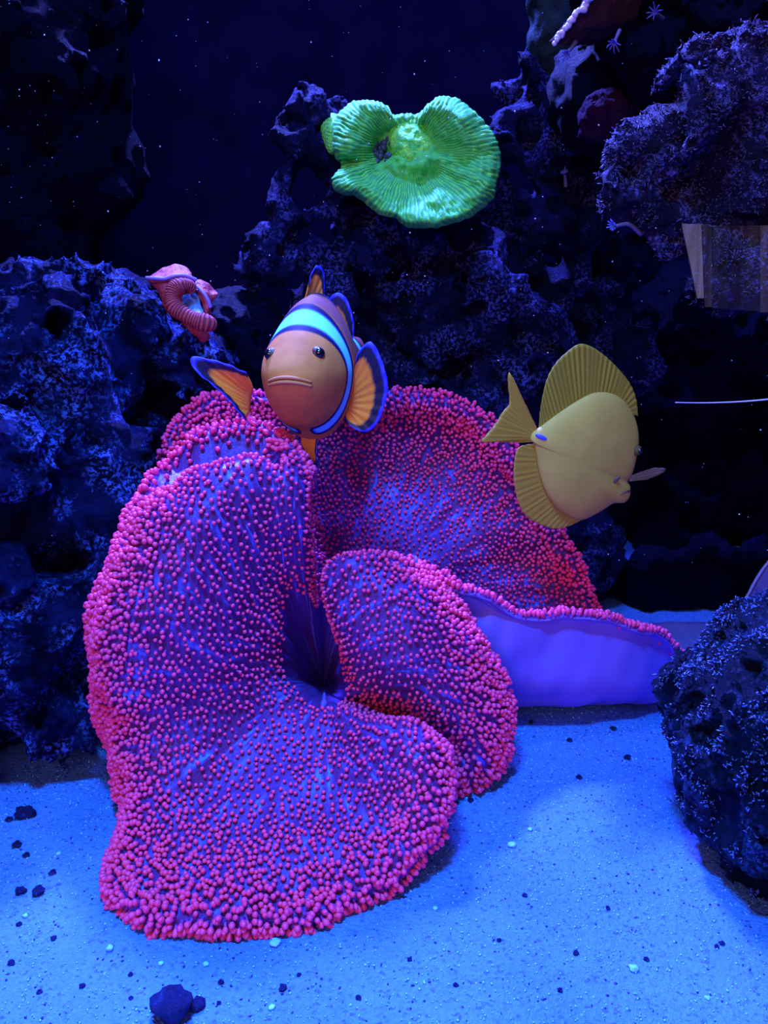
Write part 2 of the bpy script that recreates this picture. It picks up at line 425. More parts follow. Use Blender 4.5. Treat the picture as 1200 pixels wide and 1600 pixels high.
# ------------------------------------------------------------------ carpet anemone
C0 = (506, 1074, 42.5)
ST = [  # stations round the disc; each from the mouth outwards to the margin (px, py, depth)
 [(505,1100,33.9),(470,1180,31.3),(430,1280,28.5),(390,1370,26.2),(365,1425,25.1),(350,1462,24.9)],
 [(488,1097,34.3),(425,1170,31.5),(350,1280,28.8),(300,1360,26.9),(262,1412,25.8),(242,1440,25.5)],
 [(478,1085,34.7),(400,1150,31.8),(310,1240,29.7),(240,1310,28.2),(198,1352,27.5),(178,1378,27.2)],
 [(470,1075,35),(390,1120,32.2),(300,1180,30.6),(240,1225,29.9),(210,1245,30),(196,1262,31)],
 [(455,1065,35.0),(385,1090,32.5),(290,1125,31.1),(220,1145,30.8),(182,1152,31.8),(172,1160,33.2)],
 [(450,1055,35.2),(380,1060,32.6),(285,1060,31.0),(200,1055,30.9),(155,1045,32),(146,1048,33.8)],
 [(448,1040,35.3),(375,1020,32.5),(290,990,31.1),(210,970,31),(166,952,32),(152,945,34)],
 [(448,1020,35.3),(375,970,32.5),(300,910,31.3),(240,870,31.4),(200,862,32.6),(184,868,34.5)],
 [(450,1000,35.3),(385,920,32.8),(320,840,31.8),(268,792,32.4),(232,786,34),(218,780,36)],
 [(445,980,35.3),(395,870,33),(340,785,32.5),(296,748,33.6),(290,762,36),(270,716,37.8)],
 [(448,960,35.4),(412,840,33.3),(372,755,33),(346,725,34.0),(344,760,36.6),(330,682,38.6)],
 [(452,950,35.5),(428,830,33.6),(410,750,33.4),(404,718,34.3),(406,755,36.8),(398,674,38.8)],
 [(458,940,35.6),(446,830,33.8),(436,765,33.6),(430,732,34.4),(432,750,36.6),(428,690,38.2)],
 [(478,940,36),(462,830,34),(460,760,33.8),(459,722,34.3),(458,710,35.2),(458,704,36.0)],
 [(482,945,36.2),(477,850,34.5),(476,790,34.3),(478,758,34.8),(482,745,35.5),(484,742,36.6)],
 [(490,960,37.5),(488,880,37),(483,830,37),(475,790,37.3),(465,775,37.8),(455,765,38.5)],
 [(495,960,39),(480,880,39.5),(450,820,40),(400,780,40.5),(350,745,41),(300,725,41)],
 [(497,955,40),(490,870,41),(440,790,41.8),(370,730,42),(305,705,42),(265,700,41.8)],
 [(500,950,40.5),(500,860,42.3),(460,770,43.8),(400,700,44.2),(350,660,44),(328,636,43.6)],
 [(503,945,41),(510,860,43.5),(490,770,45.6),(460,700,46.6),(430,655,46.6),(405,625,46)],
 [(506,945,41.2),(525,860,44),(530,770,46.6),(525,700,47.6),(515,660,47.5),(505,630,46.8)],
 [(510,945,41.4),(545,865,44.4),(575,780,47),(590,710,48),(598,660,47.8),(602,628,47)],
 [(515,950,41.5),(565,870,44.4),(620,790,47),(655,715,48.2),(678,665,48),(690,635,47.2)],
 [(520,955,41.6),(585,880,44.3),(665,800,46.8),(715,735,47.8),(745,695,47.6),(762,674,46.8)],
 [(525,965,41.6),(605,895,44.1),(700,825,46.3),(755,775,47),(788,748,46.8),(806,740,46.2)],
 [(530,975,41.6),(620,910,43.8),(725,860,45.6),(790,828,46.2),(832,822,46),(855,830,45.4)],
 [(535,985,41.6),(640,930,43.5),(750,900,45.6),(820,892,46.2),(866,892,45.8),(892,890,45.4)],
 [(540,1000,41.6),(650,960,43),(770,945,44.6),(850,948,45.2),(905,956,45),(930,966,44.8)],
 [(545,1020,41.5),(660,1000,42.6),(790,1000,43.6),(890,1010,44.2),(960,1012,44.4),(1005,1012,44.4)],
 [(550,1030,41.3),(680,1040,41.8),(820,1060,42),(940,1085,42.3),(1030,1085,42.3),(1062,1056,42.2)],
 [(548,1035,41),(660,1060,41.3),(790,1085,41),(920,1100,40.8),(1012,1080,40.3),(1030,1008,40.8)],
 [(545,1030,40.8),(640,1060,40.8),(760,1085,40.3),(870,1090,39.7),(935,1060,39),(968,982,39.6)],
 [(540,1020,40.5),(610,1040,40.4),(710,1070,39.8),(800,1080,39),(850,1050,38.3),(880,968,38.9)],
 [(537,1015,40.2),(580,1010,40),(650,1035,39.4),(730,1050,38.4),(775,1025,37.6),(792,966,38.2)],
 [(535,1010,40),(550,960,39.5),(600,950,39),(660,970,38.5),(708,978,37.7),(735,932,37.7)],
 [(530,1000,39.3),(522,930,38.3),(545,895,37.8),(600,895,37.6),(652,908,37.4),(685,900,37.2)],
 [(526,1000,38),(510,925,36),(520,872,35.4),(568,862,35.7),(612,868,36.2),(640,876,36.8)],
 [(535,1020,36.7),(518,960,34.8),(560,910,34.3),(612,892,34.8),(660,905,35.6),(698,930,36.6)],
 [(535,1040,36.5),(543,985,34),(600,950,33.6),(660,942,34.1),(705,962,34.8),(743,988,36.0)],
 [(538,1060,36.3),(560,1020,33.8),(625,1000,33.2),(690,1002,33.7),(742,1022,34.5),(778,1052,35.6)],
 [(540,1075,36.1),(570,1050,33.8),(640,1045,33),(710,1060,33.3),(760,1086,34.2),(793,1120,35.2)],
 [(540,1085,35.9),(580,1075,34),(650,1085,33.2),(715,1115,33.2),(762,1150,33.8),(788,1185,34.6)],
 [(532,1090,36.4),(592,1096,35.0),(650,1118,34.2),(700,1155,33.7),(735,1195,33.4),(752,1225,33.5)],
 [(532,1095,36.4),(595,1110,35.6),(640,1135,35),(675,1170,34.3),(695,1205,33.8),(705,1240,33.4)],
 [(526,1098,34.6),(566,1116,32.6),(616,1126,31.2),(656,1136,30.6),(680,1156,30.4),(694,1180,30.6)],
 [(520,1100,33.8),(556,1130,31.6),(608,1155,30.1),(654,1185,29.3),(685,1212,29.2),(698,1236,29.5)],
 [(514,1102,33.8),(548,1150,31.3),(600,1205,29.5),(640,1250,28.6),(666,1282,28.2),(680,1302,28.3)],
 [(510,1101,33.9),(530,1170,31.3),(560,1250,29),(585,1315,27.8),(600,1355,27.2),(612,1380,27.2)],
 [(506,1100,33.9),(505,1180,31.2),(500,1280,28.6),(495,1360,26.7),(492,1405,25.9),(490,1434,25.6)],
]
SUB = 7
ctrl = np.array([[P(*C0)] + [P(*q) for q in st] for st in ST])            # [station, radial, 3]
# keep the rim clear of the sand, then roll it down
for k_ in (4, 5, 6):
    ctrl[:, k_, 2] = np.maximum(ctrl[:, k_, 2], 0.75 + sand_height(ctrl[:, k_, 0], ctrl[:, k_, 1]))
# rolled margin
rd = ctrl[:, -1] - ctrl[:, -2]; rd /= np.linalg.norm(rd, axis=1, keepdims=True)
ta = np.roll(ctrl[:, -1], -1, 0) - np.roll(ctrl[:, -1], 1, 0)
nn = np.cross(ta, rd); nn /= np.linalg.norm(nn, axis=1, keepdims=True) + 1e-9
q7 = ctrl[:, -1] + 0.30 * rd - 0.22 * nn
q8 = ctrl[:, -1] + 0.30 * rd - 0.70 * nn
ctrl = np.concatenate([ctrl, q7[:, None], q8[:, None]], 1)                # 9 radial
ctrl[:, 0] += (ctrl[:, 1] - ctrl[:, 0]) * 0.01
fineS = catmull(ctrl, SUB, closed=True)                                   # around
G = catmull(fineS.transpose(1, 0, 2), SUB)                                # [radial rows, angular cols, 3]
NR, NC = G.shape[:2]
nrm = grid_normals(G, True)
wr = np.linspace(0, 1, NR)[:, None] * np.ones((1, NC))                    # radial parameter
pu = perlin(G.reshape(-1, 3) * 0.55, 41).reshape(NR, NC)
ang = np.arange(NC)[None, :] / NC * np.ones((NR, 1))
pl = perlin(np.stack([ang.ravel() * 150, wr.ravel() * 3, 0 * ang.ravel()], -1), 42).reshape(NR, NC)
G = G + nrm * ((0.28 * pu + 0.16 * pl * np.clip((wr - 0.25) * 3, 0, 1)) * np.clip(wr * 4 - 0.4, 0, 1))[..., None]
# never below the sand
zs = sand_height(G[..., 0], G[..., 1]) + 0.12
G[..., 2] = np.where(G[..., 2] < zs, zs + 0.0 * G[..., 2], G[..., 2])
nrm = grid_normals(G, True)
# the front skirt always faces up
flat = (G[..., 1] < 31) & (wr < 0.80) & (nrm[..., 2] < 0.15) & (G[..., 2] < 2.5) & (np.abs(G[..., 0] + 4) < 6.5)
nrm[flat] = np.array([0.0, -0.45, 0.893])
thick = 0.30 * (1 - 0.55 * np.clip((wr - 0.8) / 0.2, 0, 1)) * np.clip(wr * 5 - 0.15, 0.04, 1)
Bm = G - nrm * thick[..., None]
base = P(500, 1075, 41.5); base[2] = 0
anem = empty('carpet_anemone', base, 'large folded carpet anemone covered in pink bead-tipped tentacles on the sand', 'anemone')
V = np.concatenate([G.reshape(-1, 3), Bm.reshape(-1, 3)])
top = grid_quads(NR, NC, True, flip=False); bot = grid_quads(NR, NC, True, off=NR * NC, flip=True)
e = (NR - 1) * NC; c = np.arange(NC); c1 = (c + 1) % NC
rim = np.stack([e + c, e + c1, NR * NC + e + c1, NR * NC + e + c], -1)
UV = np.stack([ang, wr], -1).reshape(-1, 2); UV = np.concatenate([UV, UV])
mi = np.concatenate([np.zeros(len(top)), np.ones(len(bot)), np.ones(len(rim))])
disc = add('oral_disc', V, np.concatenate([top, bot, rim]), mat=[M['disc'], M['under']], mi=mi, uv=UV, parent=anem)
# foot under the middle
fp = [np.array([base[0] + 0.3, 36.0, z]) for z in (-0.4, 0.5, 1.4)]
fv, fq, ft = tube(fp, [2.4, 2.0, 1.7], 24)
add('foot', fv, fq, ft, mat=M['under'], parent=anem)

# tentacles: dart throwing over the upper face
cell_a = np.linalg.norm(np.cross(np.gradient(G, axis=0), (np.roll(G, -1, 1) - np.roll(G, 1, 1)) / 2), axis=2)
def smooth(a, b, x):
    t = np.clip((x - a) / (b - a), 0, 1); return t * t * (3 - 2 * t)
st_i = np.arange(NC) / SUB
groove = np.exp(-((st_i[None, :] - 10.4) / 1.9) ** 2) * np.exp(-((wr - 0.668) / 0.035) ** 2)
bare = smooth(29.3, 30.5, st_i) * (1 - smooth(35.0, 35.8, st_i))
bare = bare[None, :] * (1 - smooth(0.66, 0.72, wr))
spacing = 0.255 - 0.05 * smooth(0.25, 0.55, wr) - 0.02 * smooth(0.58, 0.72, wr)
streak = perlin(np.stack([ang.ravel() * 230, wr.ravel() * 4, 0 * ang.ravel()], -1), 51).reshape(NR, NC)
spacing = spacing * (1 + 0.8 * np.clip(streak, 0, 1) * (1 - smooth(0.55, 0.75, wr)))
spacing = spacing * (1 - 0.16 * smooth(34, 27, G[..., 1]))
spacing = spacing + 1.2 * groove + 3 * (wr < 0.13)
prob = np.where((wr < 0.12), 0, cell_a * (1 - bare) / spacing ** 2)
cum = np.cumsum(prob.ravel()); NCAND = 260000
pick = np.searchsorted(cum, rng.random(NCAND) * cum[-1])
ri, ci = pick // NC, pick % NC
fr, fc = rng.random(NCAND), rng.random(NCAND)
r2 = np.minimum(ri + 1, NR - 1); c2 = (ci + 1) % NC
pos = (G[ri, ci] * ((1 - fr) * (1 - fc))[:, None] + G[r2, ci] * (fr * (1 - fc))[:, None] + G[ri, c2] * ((1 - fr) * fc)[:, None] + G[r2, c2] * (fr * fc)[:, None])
pn = nrm[ri, ci]; ps = spacing[ri, ci]; pw = wr[ri, ci]
keep = []; cells = {}
CS = 0.5
keys = np.floor(pos / CS).astype(int).tolist(); plist = pos.tolist(); nlist = pn.tolist(); slist = (ps ** 2).tolist()
NB = [(dx, dy, dz) for dx in (-1, 0, 1) for dy in (-1, 0, 1) for dz in (-1, 0, 1)]
for i in range(NCAND):
    kx, ky, kz = keys[i]; x0, y0, z0 = plist[i]; n0, n1, n2 = nlist[i]; rr = slist[i]; ok = True
    for dx, dy, dz in NB:
        for (x1, y1, z1, m0, m1, m2) in cells.get((kx + dx, ky + dy, kz + dz), ()):
            if (x0 - x1) ** 2 + (y0 - y1) ** 2 + (z0 - z1) ** 2 < rr and n0 * m0 + n1 * m1 + n2 * m2 > 0: ok = False; break
        if not ok: break
    if ok:
        keep.append(i); cells.setdefault((kx, ky, kz), []).append((x0, y0, z0, n0, n1, n2))
keep = np.array(keep)
tp, tn, tw = pos[keep], pn[keep], pw[keep]
nT = len(keep)
# tentacle shape: short stalk and a round bead, axis +z, unit bead radius 1 at height 1.9
prof = [(0.60, -0.4), (0.62, 0.8), (1.0, 1.45), (0.90, 2.05), (0.48, 2.5)]
SEG = 7
a = np.arange(SEG) * 2 * math.pi / SEG
tv = np.concatenate([np.stack([r * np.cos(a), r * np.sin(a), np.full(SEG, z)], -1) for r, z in prof] + [np.array([[0, 0, 2.64]])])
tq = grid_quads(len(prof), SEG, True)
tt = np.array([((len(prof) - 1) * SEG + k, (len(prof) - 1) * SEG + (k + 1) % SEG, len(prof) * SEG) for k in range(SEG)])
tmi_q = np.where(np.arange(len(tq)) < 1 * SEG, 1, 0); tmi_t = np.zeros(len(tt))
trad = 0.108 * (0.85 + 0.3 * rng.random(nT)) * (0.82 + 0.28 * smooth(0.25, 0.7, tw))
jit = rng.normal(0, 0.22, (nT, 3)); down = np.array([0, 0, -0.12])
dirs = tn + jit + down; dirs /= np.linalg.norm(dirs, axis=1, keepdims=True)
hlen = (0.75 + 0.35 * rng.random(nT)) * (0.8 + 0.75 * smooth(0.4, 0.78, tw))
# who shows: facing the camera, largest on screen
toc = CAM - tp; dist = np.linalg.norm(toc, axis=1); facing = (tn * toc).sum(1) / dist
score = trad / dist * np.where(facing > 0.25, 1, 0)
order = np.argsort(-score); single = order[:300]; rest = order[300:]
X = np.cross(dirs, np.array([0.3, 0.2, 0.93])); X /= np.linalg.norm(X, axis=1, keepdims=True) + 1e-9
Yv = np.cross(dirs, X)
tme = make_mesh('tentacle', tv * 0.1, tq, tt, [M['tip'], M['stalk']], mi=np.concatenate([tmi_q, tmi_t]))
for i in single:
    o = bpy.data.objects.new('tentacle', tme); col.objects.link(o); o.parent = anem
    s = trad[i] * 10
    R = Matrix([list(X[i] * s) + [0], list(Yv[i] * s) + [0], list(dirs[i] * s * hlen[i] ** 0.5) + [0], [0, 0, 0, 1]]).transposed()
    o.matrix_local = Matrix.Translation(Vector((tp[i] - base) * S)) @ R
TV = (tp[rest][:, None, :] + trad[rest][:, None, None] * (tv[None, :, 0:1] * X[rest][:, None, :] + tv[None, :, 1:2] * Yv[rest][:, None, :]
      + tv[None, :, 2:3] * (dirs[rest] * (hlen[rest] ** 0.5)[:, None])[:, None, :])).reshape(-1, 3)
offs = (np.arange(len(rest)) * len(tv))[:, None, None]
TQ = (tq[None] + offs).reshape(-1, 4); TT = (tt[None] + offs).reshape(-1, 3)
TM = np.concatenate([np.tile(tmi_q, len(rest)), np.tile(tmi_t, len(rest))])
tc = add('tentacle_carpet', TV, TQ, TT, mat=[M['tip'], M['stalk']], mi=TM, parent=anem)
tag(tc, kind='stuff')

# ------------------------------------------------------------------ live rock
rock('live_rock', [(60,625,44,6.0), (-60,800,40,7.5), (80,820,42,6.0), (172,590,46.5,4.3), (252,630,47.5,2.9), (288,572,46.6,1.9), (60,1010,38.5,5.2), (-60,1080,36.5,4.5), (95,990,41,4.2), (85,500,45.5,3.0), (180,720,45,4.4), (270,730,47,3.0), (10,494,45,2.8), (90,1125,38.5,2.4)],
     M['rock_left'], 'big pitted grey rock mound left of the pink anemone', h=0.19, k=1.4, big=(1.1, 0.2), pit=(3.6, 0.29, 0.05), mid=(0.85, 0.5), fine=(0.24, 2.2), seed=5, zmin=0.15)
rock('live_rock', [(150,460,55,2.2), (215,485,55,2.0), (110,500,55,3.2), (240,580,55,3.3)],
     M['rock_shaded'], 'dim rock hump peeking over the grey rock mound', h=0.25, seed=17, pit=(1.2, 0.4, 0.12))
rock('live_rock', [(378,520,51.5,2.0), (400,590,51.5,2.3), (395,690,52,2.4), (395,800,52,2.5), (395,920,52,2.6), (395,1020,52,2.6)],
     M['rock_shaded'], 'small speckled rock between the red coral and the clownfish', h=0.22, seed=23, zmin=0.1, pit=(1.2, 0.5, 0.12))
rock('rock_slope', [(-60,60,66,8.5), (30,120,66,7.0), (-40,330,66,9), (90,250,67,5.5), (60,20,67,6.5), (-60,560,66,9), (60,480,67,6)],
     M['rock_shaded'], 'shadowy rock wall rising behind the grey rock mound', h=0.35, big=(1.6, 0.16), mid=(0.5, 0.6), seed=31, zmin=0.1)
# rock that carries the green coral: knobbly, with thin arching struts
rock('live_rock', [(640,360,57,4.6), (700,470,57,5.0), (600,560,58,4.6), (780,560,58,5.0), (680,660,57,6.0), (700,850,57,7.0), (560,760,57,5.5),
      (640,255,56.5,2.2), (850,700,59,4.6), (830,850,58,6.0),
      (455,235,53,0.75,450,340,52.5,0.6), (450,340,52.5,0.6,395,405,51.5,0.75), (395,405,51.5,0.7,395,470,52,0.5), (450,345,52.5,0.6,560,300,54,0.8), (455,235,53,0.8,520,250,54,1.0),
      (455,235,53.5,0.7,470,175,54.5,0.7), (470,175,54.5,0.7,530,165,55,0.7), (480,170,54.5,0.6,560,200,56,1.0), (430,425,51.5,0.75,490,400,52,0.7), (490,400,52,0.7,500,440,52.5,0.6), (400,410,51.5,0.7,430,425,51.8,0.8),
      (610,310,54,0.9,555,400,52,1.1), (555,400,52,1.2,540,450,51.5,1.1), (545,420,52,1.1,610,440,52.5,0.9), (520,440,52,0.9,470,470,53,0.8), (610,440,52.5,0.9,630,500,53.5,1.3),
      (740,430,53,1.0,770,480,53,1.2), (800,470,53.5,1.1,830,500,54,1.1), (690,540,53,1.3,720,520,53,1.2), (660,460,53,1.0,700,440,53,1.0),
      (800,120,58,0.9,850,150,58.5,1.2), (850,150,58.5,1.2,880,220,59,1.4), (830,190,57.5,0.9,790,205,57,0.7), (780,235,56,0.6,850,245,56.5,0.8), (850,245,56.5,0.8,930,225,57,0.8), (840,250,56.5,0.9,850,300,57,0.9), (790,300,56,0.9,835,345,56,0.9), (835,345,56,0.9,900,360,56.5,1.0), (900,360,56.5,1.0,925,330,57,0.8), (780,330,57,1.4), (900,290,59.5,2.4), (950,260,61,3.0), (850,420,57.5,1.0,900,430,57.5,1.2), (930,440,58,1.2,960,460,58,1.0), (960,380,61,3.0), (850,480,59.5,2.6), (920,480,60,2.4), (880,330,60,2.4), (960,560,60,3.0), (900,160,60,2.2), (960,935,60,2.6)],
     M['rock_mid'], 'knobbly dark reef rock with thin arching struts carrying the green coral', h=0.22, k=0.7, big=(0.7, 0.3), pit=(1.7, 0.42, 0.08), mid=(0.45, 0.7), fine=(0.22, 2.3), seed=41, zmin=0.1)
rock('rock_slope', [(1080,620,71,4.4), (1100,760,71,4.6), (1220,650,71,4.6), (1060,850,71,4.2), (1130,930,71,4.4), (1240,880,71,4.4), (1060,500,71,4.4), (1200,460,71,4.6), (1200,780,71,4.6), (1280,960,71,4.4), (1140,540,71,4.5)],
     M['rock_far_shaded'], 'dark rock slope in the shade behind the yellow fish', h=0.33, big=(0.9, 0.18), mid=(0.45, 0.7), seed=53, zmin=0.1)
rock('sand_cover_ridge', [(1010,940,58.5,2.6), (1060,945,58.5,3.2), (1125,940,58.5,3.4), (1190,925,58.5,3.6), (1260,925,58.5,3.6), (1100,900,60,2.8), (1030,905,60.5,2.4), (1000,962,56.5,1.7), (1050,966,56.5,1.8), (1105,966,56.5,1.8), (1160,962,56.5,1.8)],  # dark rock added to hide lit sand and keep the back dark
     M['rock_far_shaded'], 'added low dark ridge covering lit sand behind the violet sheet', h=0.3, big=(0.6, 0.3), pit=(0.8, 0.5, 0.1), mid=(0.35, 0.8), seed=57, zmin=0.1)
# hanging rock, upper right
rock('hanging_rock', [(1085,95,41,0.9,1075,130,41.5,1.3), (1070,140,41.5,1.2,1010,215,42,1.1), (1010,190,42,0.9,985,290,42.5,1.2), (985,290,42.5,1.2,1030,350,42.5,1.2), (1040,350,42.5,1.3,1075,345,42.5,1.2),
      (1090,180,42.5,2.2), (1080,260,43.5,2.3), (1150,260,44,3.2), (1150,140,44,2.4), (1210,200,44,3.5), (1180,330,43,2.0), (1100,330,43,1.8), (1210,330,43,2.4), (1150,400,41.8,1.4,1125,450,41.5,1.2), (1190,420,42,1.7), (1120,455,41.5,0.9), (1230,440,42,1.8),
      (1040,240,42.2,1.5), (1215,230,48,2.6)],
     M['rock_fuzzy'], 'fuzzy mauve rock hanging at the right above the yellow fish', holes=[(1125,285,40.6,1.9), (1168,205,41.0,1.4), (1140,330,40.8,1.3)], h=0.17, k=0.5, big=(0.5, 0.45), pit=(1.9, 0.55, 0.05), mid=(0.34, 1.5), fine=(0.26, 3.6), seed=61)
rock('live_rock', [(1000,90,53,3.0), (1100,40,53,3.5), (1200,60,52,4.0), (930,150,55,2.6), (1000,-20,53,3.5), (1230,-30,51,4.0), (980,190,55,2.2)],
     M['rock_shaded'], 'shadowed rock mass behind the mauve hanging rock', h=0.28, big=(0.9, 0.3), pit=(1.4, 0.45, 0.08), mid=(0.35, 1.0), seed=67)
rock('rock_pillar', [(868,-40,60,1.9,872,60,60,1.7), (872,60,60,1.7,885,140,60,1.3)], plain('green_film', (0.007, 0.018, 0.028), 0.8, 0.05, c2=(0.012, 0.032, 0.042), scale=120, bstr=0.4),
     'greenish rounded pillar at the top beside the pale-rimmed plate', cat='pillar', h=0.2, big=(0.25, 0.3), pit=(0.3, 0.5, 0.2), mid=(0.1, 1.0), fine=(0.06, 3), seed=71)
# near right rock with algae
rr = rock('live_rock', [(1240,1130,29.5,4.4), (1270,1240,28.2,4.2), (1150,1110,31,2.6), (1160,1240,29.6,2.2), (1300,1350,27.2,3.0), (1210,1045,31.5,2.8), (1330,1120,30,5)],
     M['rock_black'], 'blackish rough rock with blue algae on the sand at the right', h=0.13, k=1.0, big=(0.55, 0.4), pit=(0.9, 0.6, 0.1), mid=(0.26, 1.3), fine=(0.14, 4.2), seed=79, zmin=0.2)

# ------------------------------------------------------------------ green coral
def septa_material(name, low, mid_, high, low2=None):
    m, nt, b = mat_new(name)
    at = N(nt, 'ShaderNodeAttribute', attribute_name='ridge')
    r = ramp(nt, [(0.0, low), (0.45, mid_), (1.0, high)]); nt.links.new(at.outputs['Fac'], r.inputs[0])
    n = noise(nt, 220, 4, 0.6, coord(nt)); rr_ = ramp(nt, [(0.36, (1, 1, 1)), (0.62, (0, 0, 0))]); nt.links.new(n.outputs[0], rr_.inputs[0])
    mul = N(nt, 'ShaderNodeMath', operation='MULTIPLY'); nt.links.new(rr_.outputs[0], mul.inputs[0]); mul.inputs[1].default_value = 0.35
    nt.links.new(mixc(nt, mul.outputs[0], r.outputs[0], low2 or low), b.inputs['Base Color'])
    b.inputs['Roughness'].default_value = 0.6; b.inputs['Specular IOR Level'].default_value = 0.12
    nb = noise(nt, 900, 3, 0.6, coord(nt)); bump(nt, b, nb.outputs[0], 0.35, 0.0015)
    return m
M['green'] = septa_material('green_coral', (0.02, 0.34, 0.11), (0.08, 0.68, 0.095), (0.32, 0.92, 0.085), (0.05, 0.28, 0.17))
M['green_mid'] = plain('green_coral_centre', (0.05, 0.62, 0.10), 0.65, 0.1, c2=(0.24, 0.90, 0.09), scale=260, bstr=1.0, bscale=420)
GC = np.array([638.0, 238.0])
gout = [(519,215,1),(521,190,1),(534,170,1),(556,157,1),(587,157,1),(604,165,1),(614,177,.4),(638,177,.3),(653,176,.4),(666,163,1),(691,150,1),(720,157,1),(757,189,1),(776,218,1),(783,245,1),(776,290,1),(768,314,1),
        (736,338,1),(693,354,1),(640,356,1),(616,340,1),(587,332,1),(555,306,1),(528,301,1),(517,279,1),(533,259,.5),(523,245,1)]
go = catmull(np.array(gout, float), 14, closed=True)
go[:, :2] += 2.6 * np.stack([perlin(np.stack([go[:, 0] * .09, go[:, 1] * .09, 0 * go[:, 0] + z_], -1), 3) for z_ in (0, 9)], -1)
nc = len(go)
nrad = 44
fr_ = np.linspace(0.0, 1.0, nrad)
th = np.unwrap(np.arctan2(go[:, 1] - GC[1], go[:, 0] - GC[0])); arc = np.concatenate([[0], np.cumsum(np.linalg.norm(np.diff(go[:, :2], axis=0), axis=1))])
nsept = 104
GV = np.zeros((nrad + 10, nc, 3)); RD = np.zeros((nrad + 10, nc))
ph = arc / arc[-1] * nsept * 2 * math.pi
for k_, f in enumerate(fr_):
    x = GC[0] + (go[:, 0] - GC[0]) * f; y = GC[1] + (go[:, 1] - GC[1]) * f
    lob = go[:, 2]
    depth = 52.0 - (y - 238) / 118 * 2.4                                  # tilted towards the lamp
    upp = np.clip((238 - y) / 80, 0, 1)
    prof_ = np.interp(f, [0, 0.16, 0.3, 0.4, 0.6, 0.8, 0.92, 1.0], [-0.5, -0.45, 0.1, 0.25, -0.5, -1.15, -1.0, -0.15])
    left = np.clip((GC[0] - x) / 90, 0, 1)
    cleft = 1.5 * np.exp(-(((x - 594) / 17) ** 2 + ((y - 236) / 24) ** 2))
    fold = -0.9 * np.exp(-(((x - 560) / 26) ** 2 + ((y - 205) / 40) ** 2)) - 1.0 * np.exp(-(((x - 715) / 34) ** 2 + ((y - 190) / 40) ** 2)) - 0.5 * np.exp(-(((x - 545) / 20) ** 2 + ((y - 285) / 18) ** 2))
    fold = fold + 0.8 * np.exp(-(((x - 545) / 22) ** 2 + ((y - 252) / 9) ** 2))
    am = np.interp(f, [0, 0.28, 0.36, 0.9, 1.0], [0, 0, 0.05, 0.085, 0.05])
    wob = 1.1 * perlin(np.stack([x * 0.05, y * 0.05, 0 * x], -1), 5)
    rg = 0.5 + 0.5 * np.cos(ph + wob * 5.0 + 5 * (1 - f) * np.sin(x * 0.035))
    rg = rg ** 1.3 * (0.75 + 0.5 * perlin(np.stack([x * 0.16, y * 0.16, 0 * x + 3], -1), 6))
    dd = depth + prof_ * lob + cleft + fold + 0.55 * perlin(np.stack([x * 0.03, y * 0.03, 0 * x + 2], -1), 15) + 0.2 * perlin(np.stack([x * 0.09, y * 0.09, 0 * x + 2], -1), 16)
    for j in range(nc): GV[k_, j] = P(x[j], y[j], dd[j])
    RD[k_] = np.where(f < 0.3, 0.45, np.clip(rg, 0, 1))
    GV[k_, :, 1] -= am * (rg - 0.5) * 2; GV[k_, :, 2] += am * 0.4 * (rg - 0.5) * 2
rimk = GV[nrad - 1].copy(); cen = P(645, 262, 54.5)
for q in range(10):                                                       # rolled rim, then the underside closing on the rock
    t = (q + 1) / 10
    GV[nrad + q] = rimk + (cen - rimk) * (t ** 1.6) * 0.95 + np.array([0, 1.3, -0.25]) * math.sin(min(1, t * 1.4) * math.pi / 2)
    RD[nrad + q] = RD[nrad - 1] * (1 - t) * 0.8
gbase = P(650, 352, 53)
gcor = empty('green_coral', gbase, 'glowing green ruffled coral with radiating ridges on the dark rock', 'coral')
go_ = add('coral_cup', GV.reshape(-1, 3), grid_quads(nrad + 10, nc, True), mat=M['green'], attr={'ridge': RD.ravel()}, parent=gcor)
fix_normals(go_)
# granular middle
cc = []
for k_ in range(15):
    f = k_ / 14
    for j in range(36):
        t = j / 36 * 2 * math.pi
        x = 643 + 34 * f * math.cos(t) + 3 * math.sin(3 * t); y = 222 + 41 * f * math.sin(t)
        cc.append(P(x, y, 51.75 - (y - 238) / 118 * 2.4 - 0.42 * (1 - f ** 2) + 0.5 * f ** 4) + 0)
cc = np.array(cc); cc[:, 1] -= 0.16 * perlin(cc * 2.6, 8)
o = add('coral_mouth', cc, grid_quads(15, 36, True), mat=M['green_mid'], parent=gcor); fix_normals(o)
bag = Bag()
for k in range(34):
    x, y = 594 + 10 * rng.normal(), 237 + 13 * rng.normal()
    bag.put(*ball(P(x, y, 52.55 - (y - 238) / 118 * 2.4 + 0.5 * math.exp(-((x - 594) / 12) ** 2)), 0.11 + 0.1 * rng.random(), 8, 6))
bag.add('mouth_polyps', plain('violet_polyps', (0.03, 0.06, 0.14), 0.5), parent=gcor)
sl = []
for k_ in range(12):
    f = k_ / 11
    for j in range(60):
        t = j / 60 * 2 * math.pi; e_ = 1 + 0.06 * math.cos(3 * t + 1)
        x = 521 + 21 * f * e_ * math.cos(t); y = 208 + 33 * f * e_ * math.sin(t)
        sl.append(P(x, y, 53.3 - (y - 238) / 118 * 2.4 - 1.1 * math.sqrt(max(0, 1 - f ** 2)) + 0.05 * math.cos((y - 6 * math.sin(x * .1)) * 1.15)))
o = add('side_lobe', np.array(sl), grid_quads(12, 60, True), mat=M['green'], attr={'ridge': np.array([0.5 + 0.5 * math.cos(k * 1.3) for k in range(720)])}, parent=gcor); fix_normals(o)

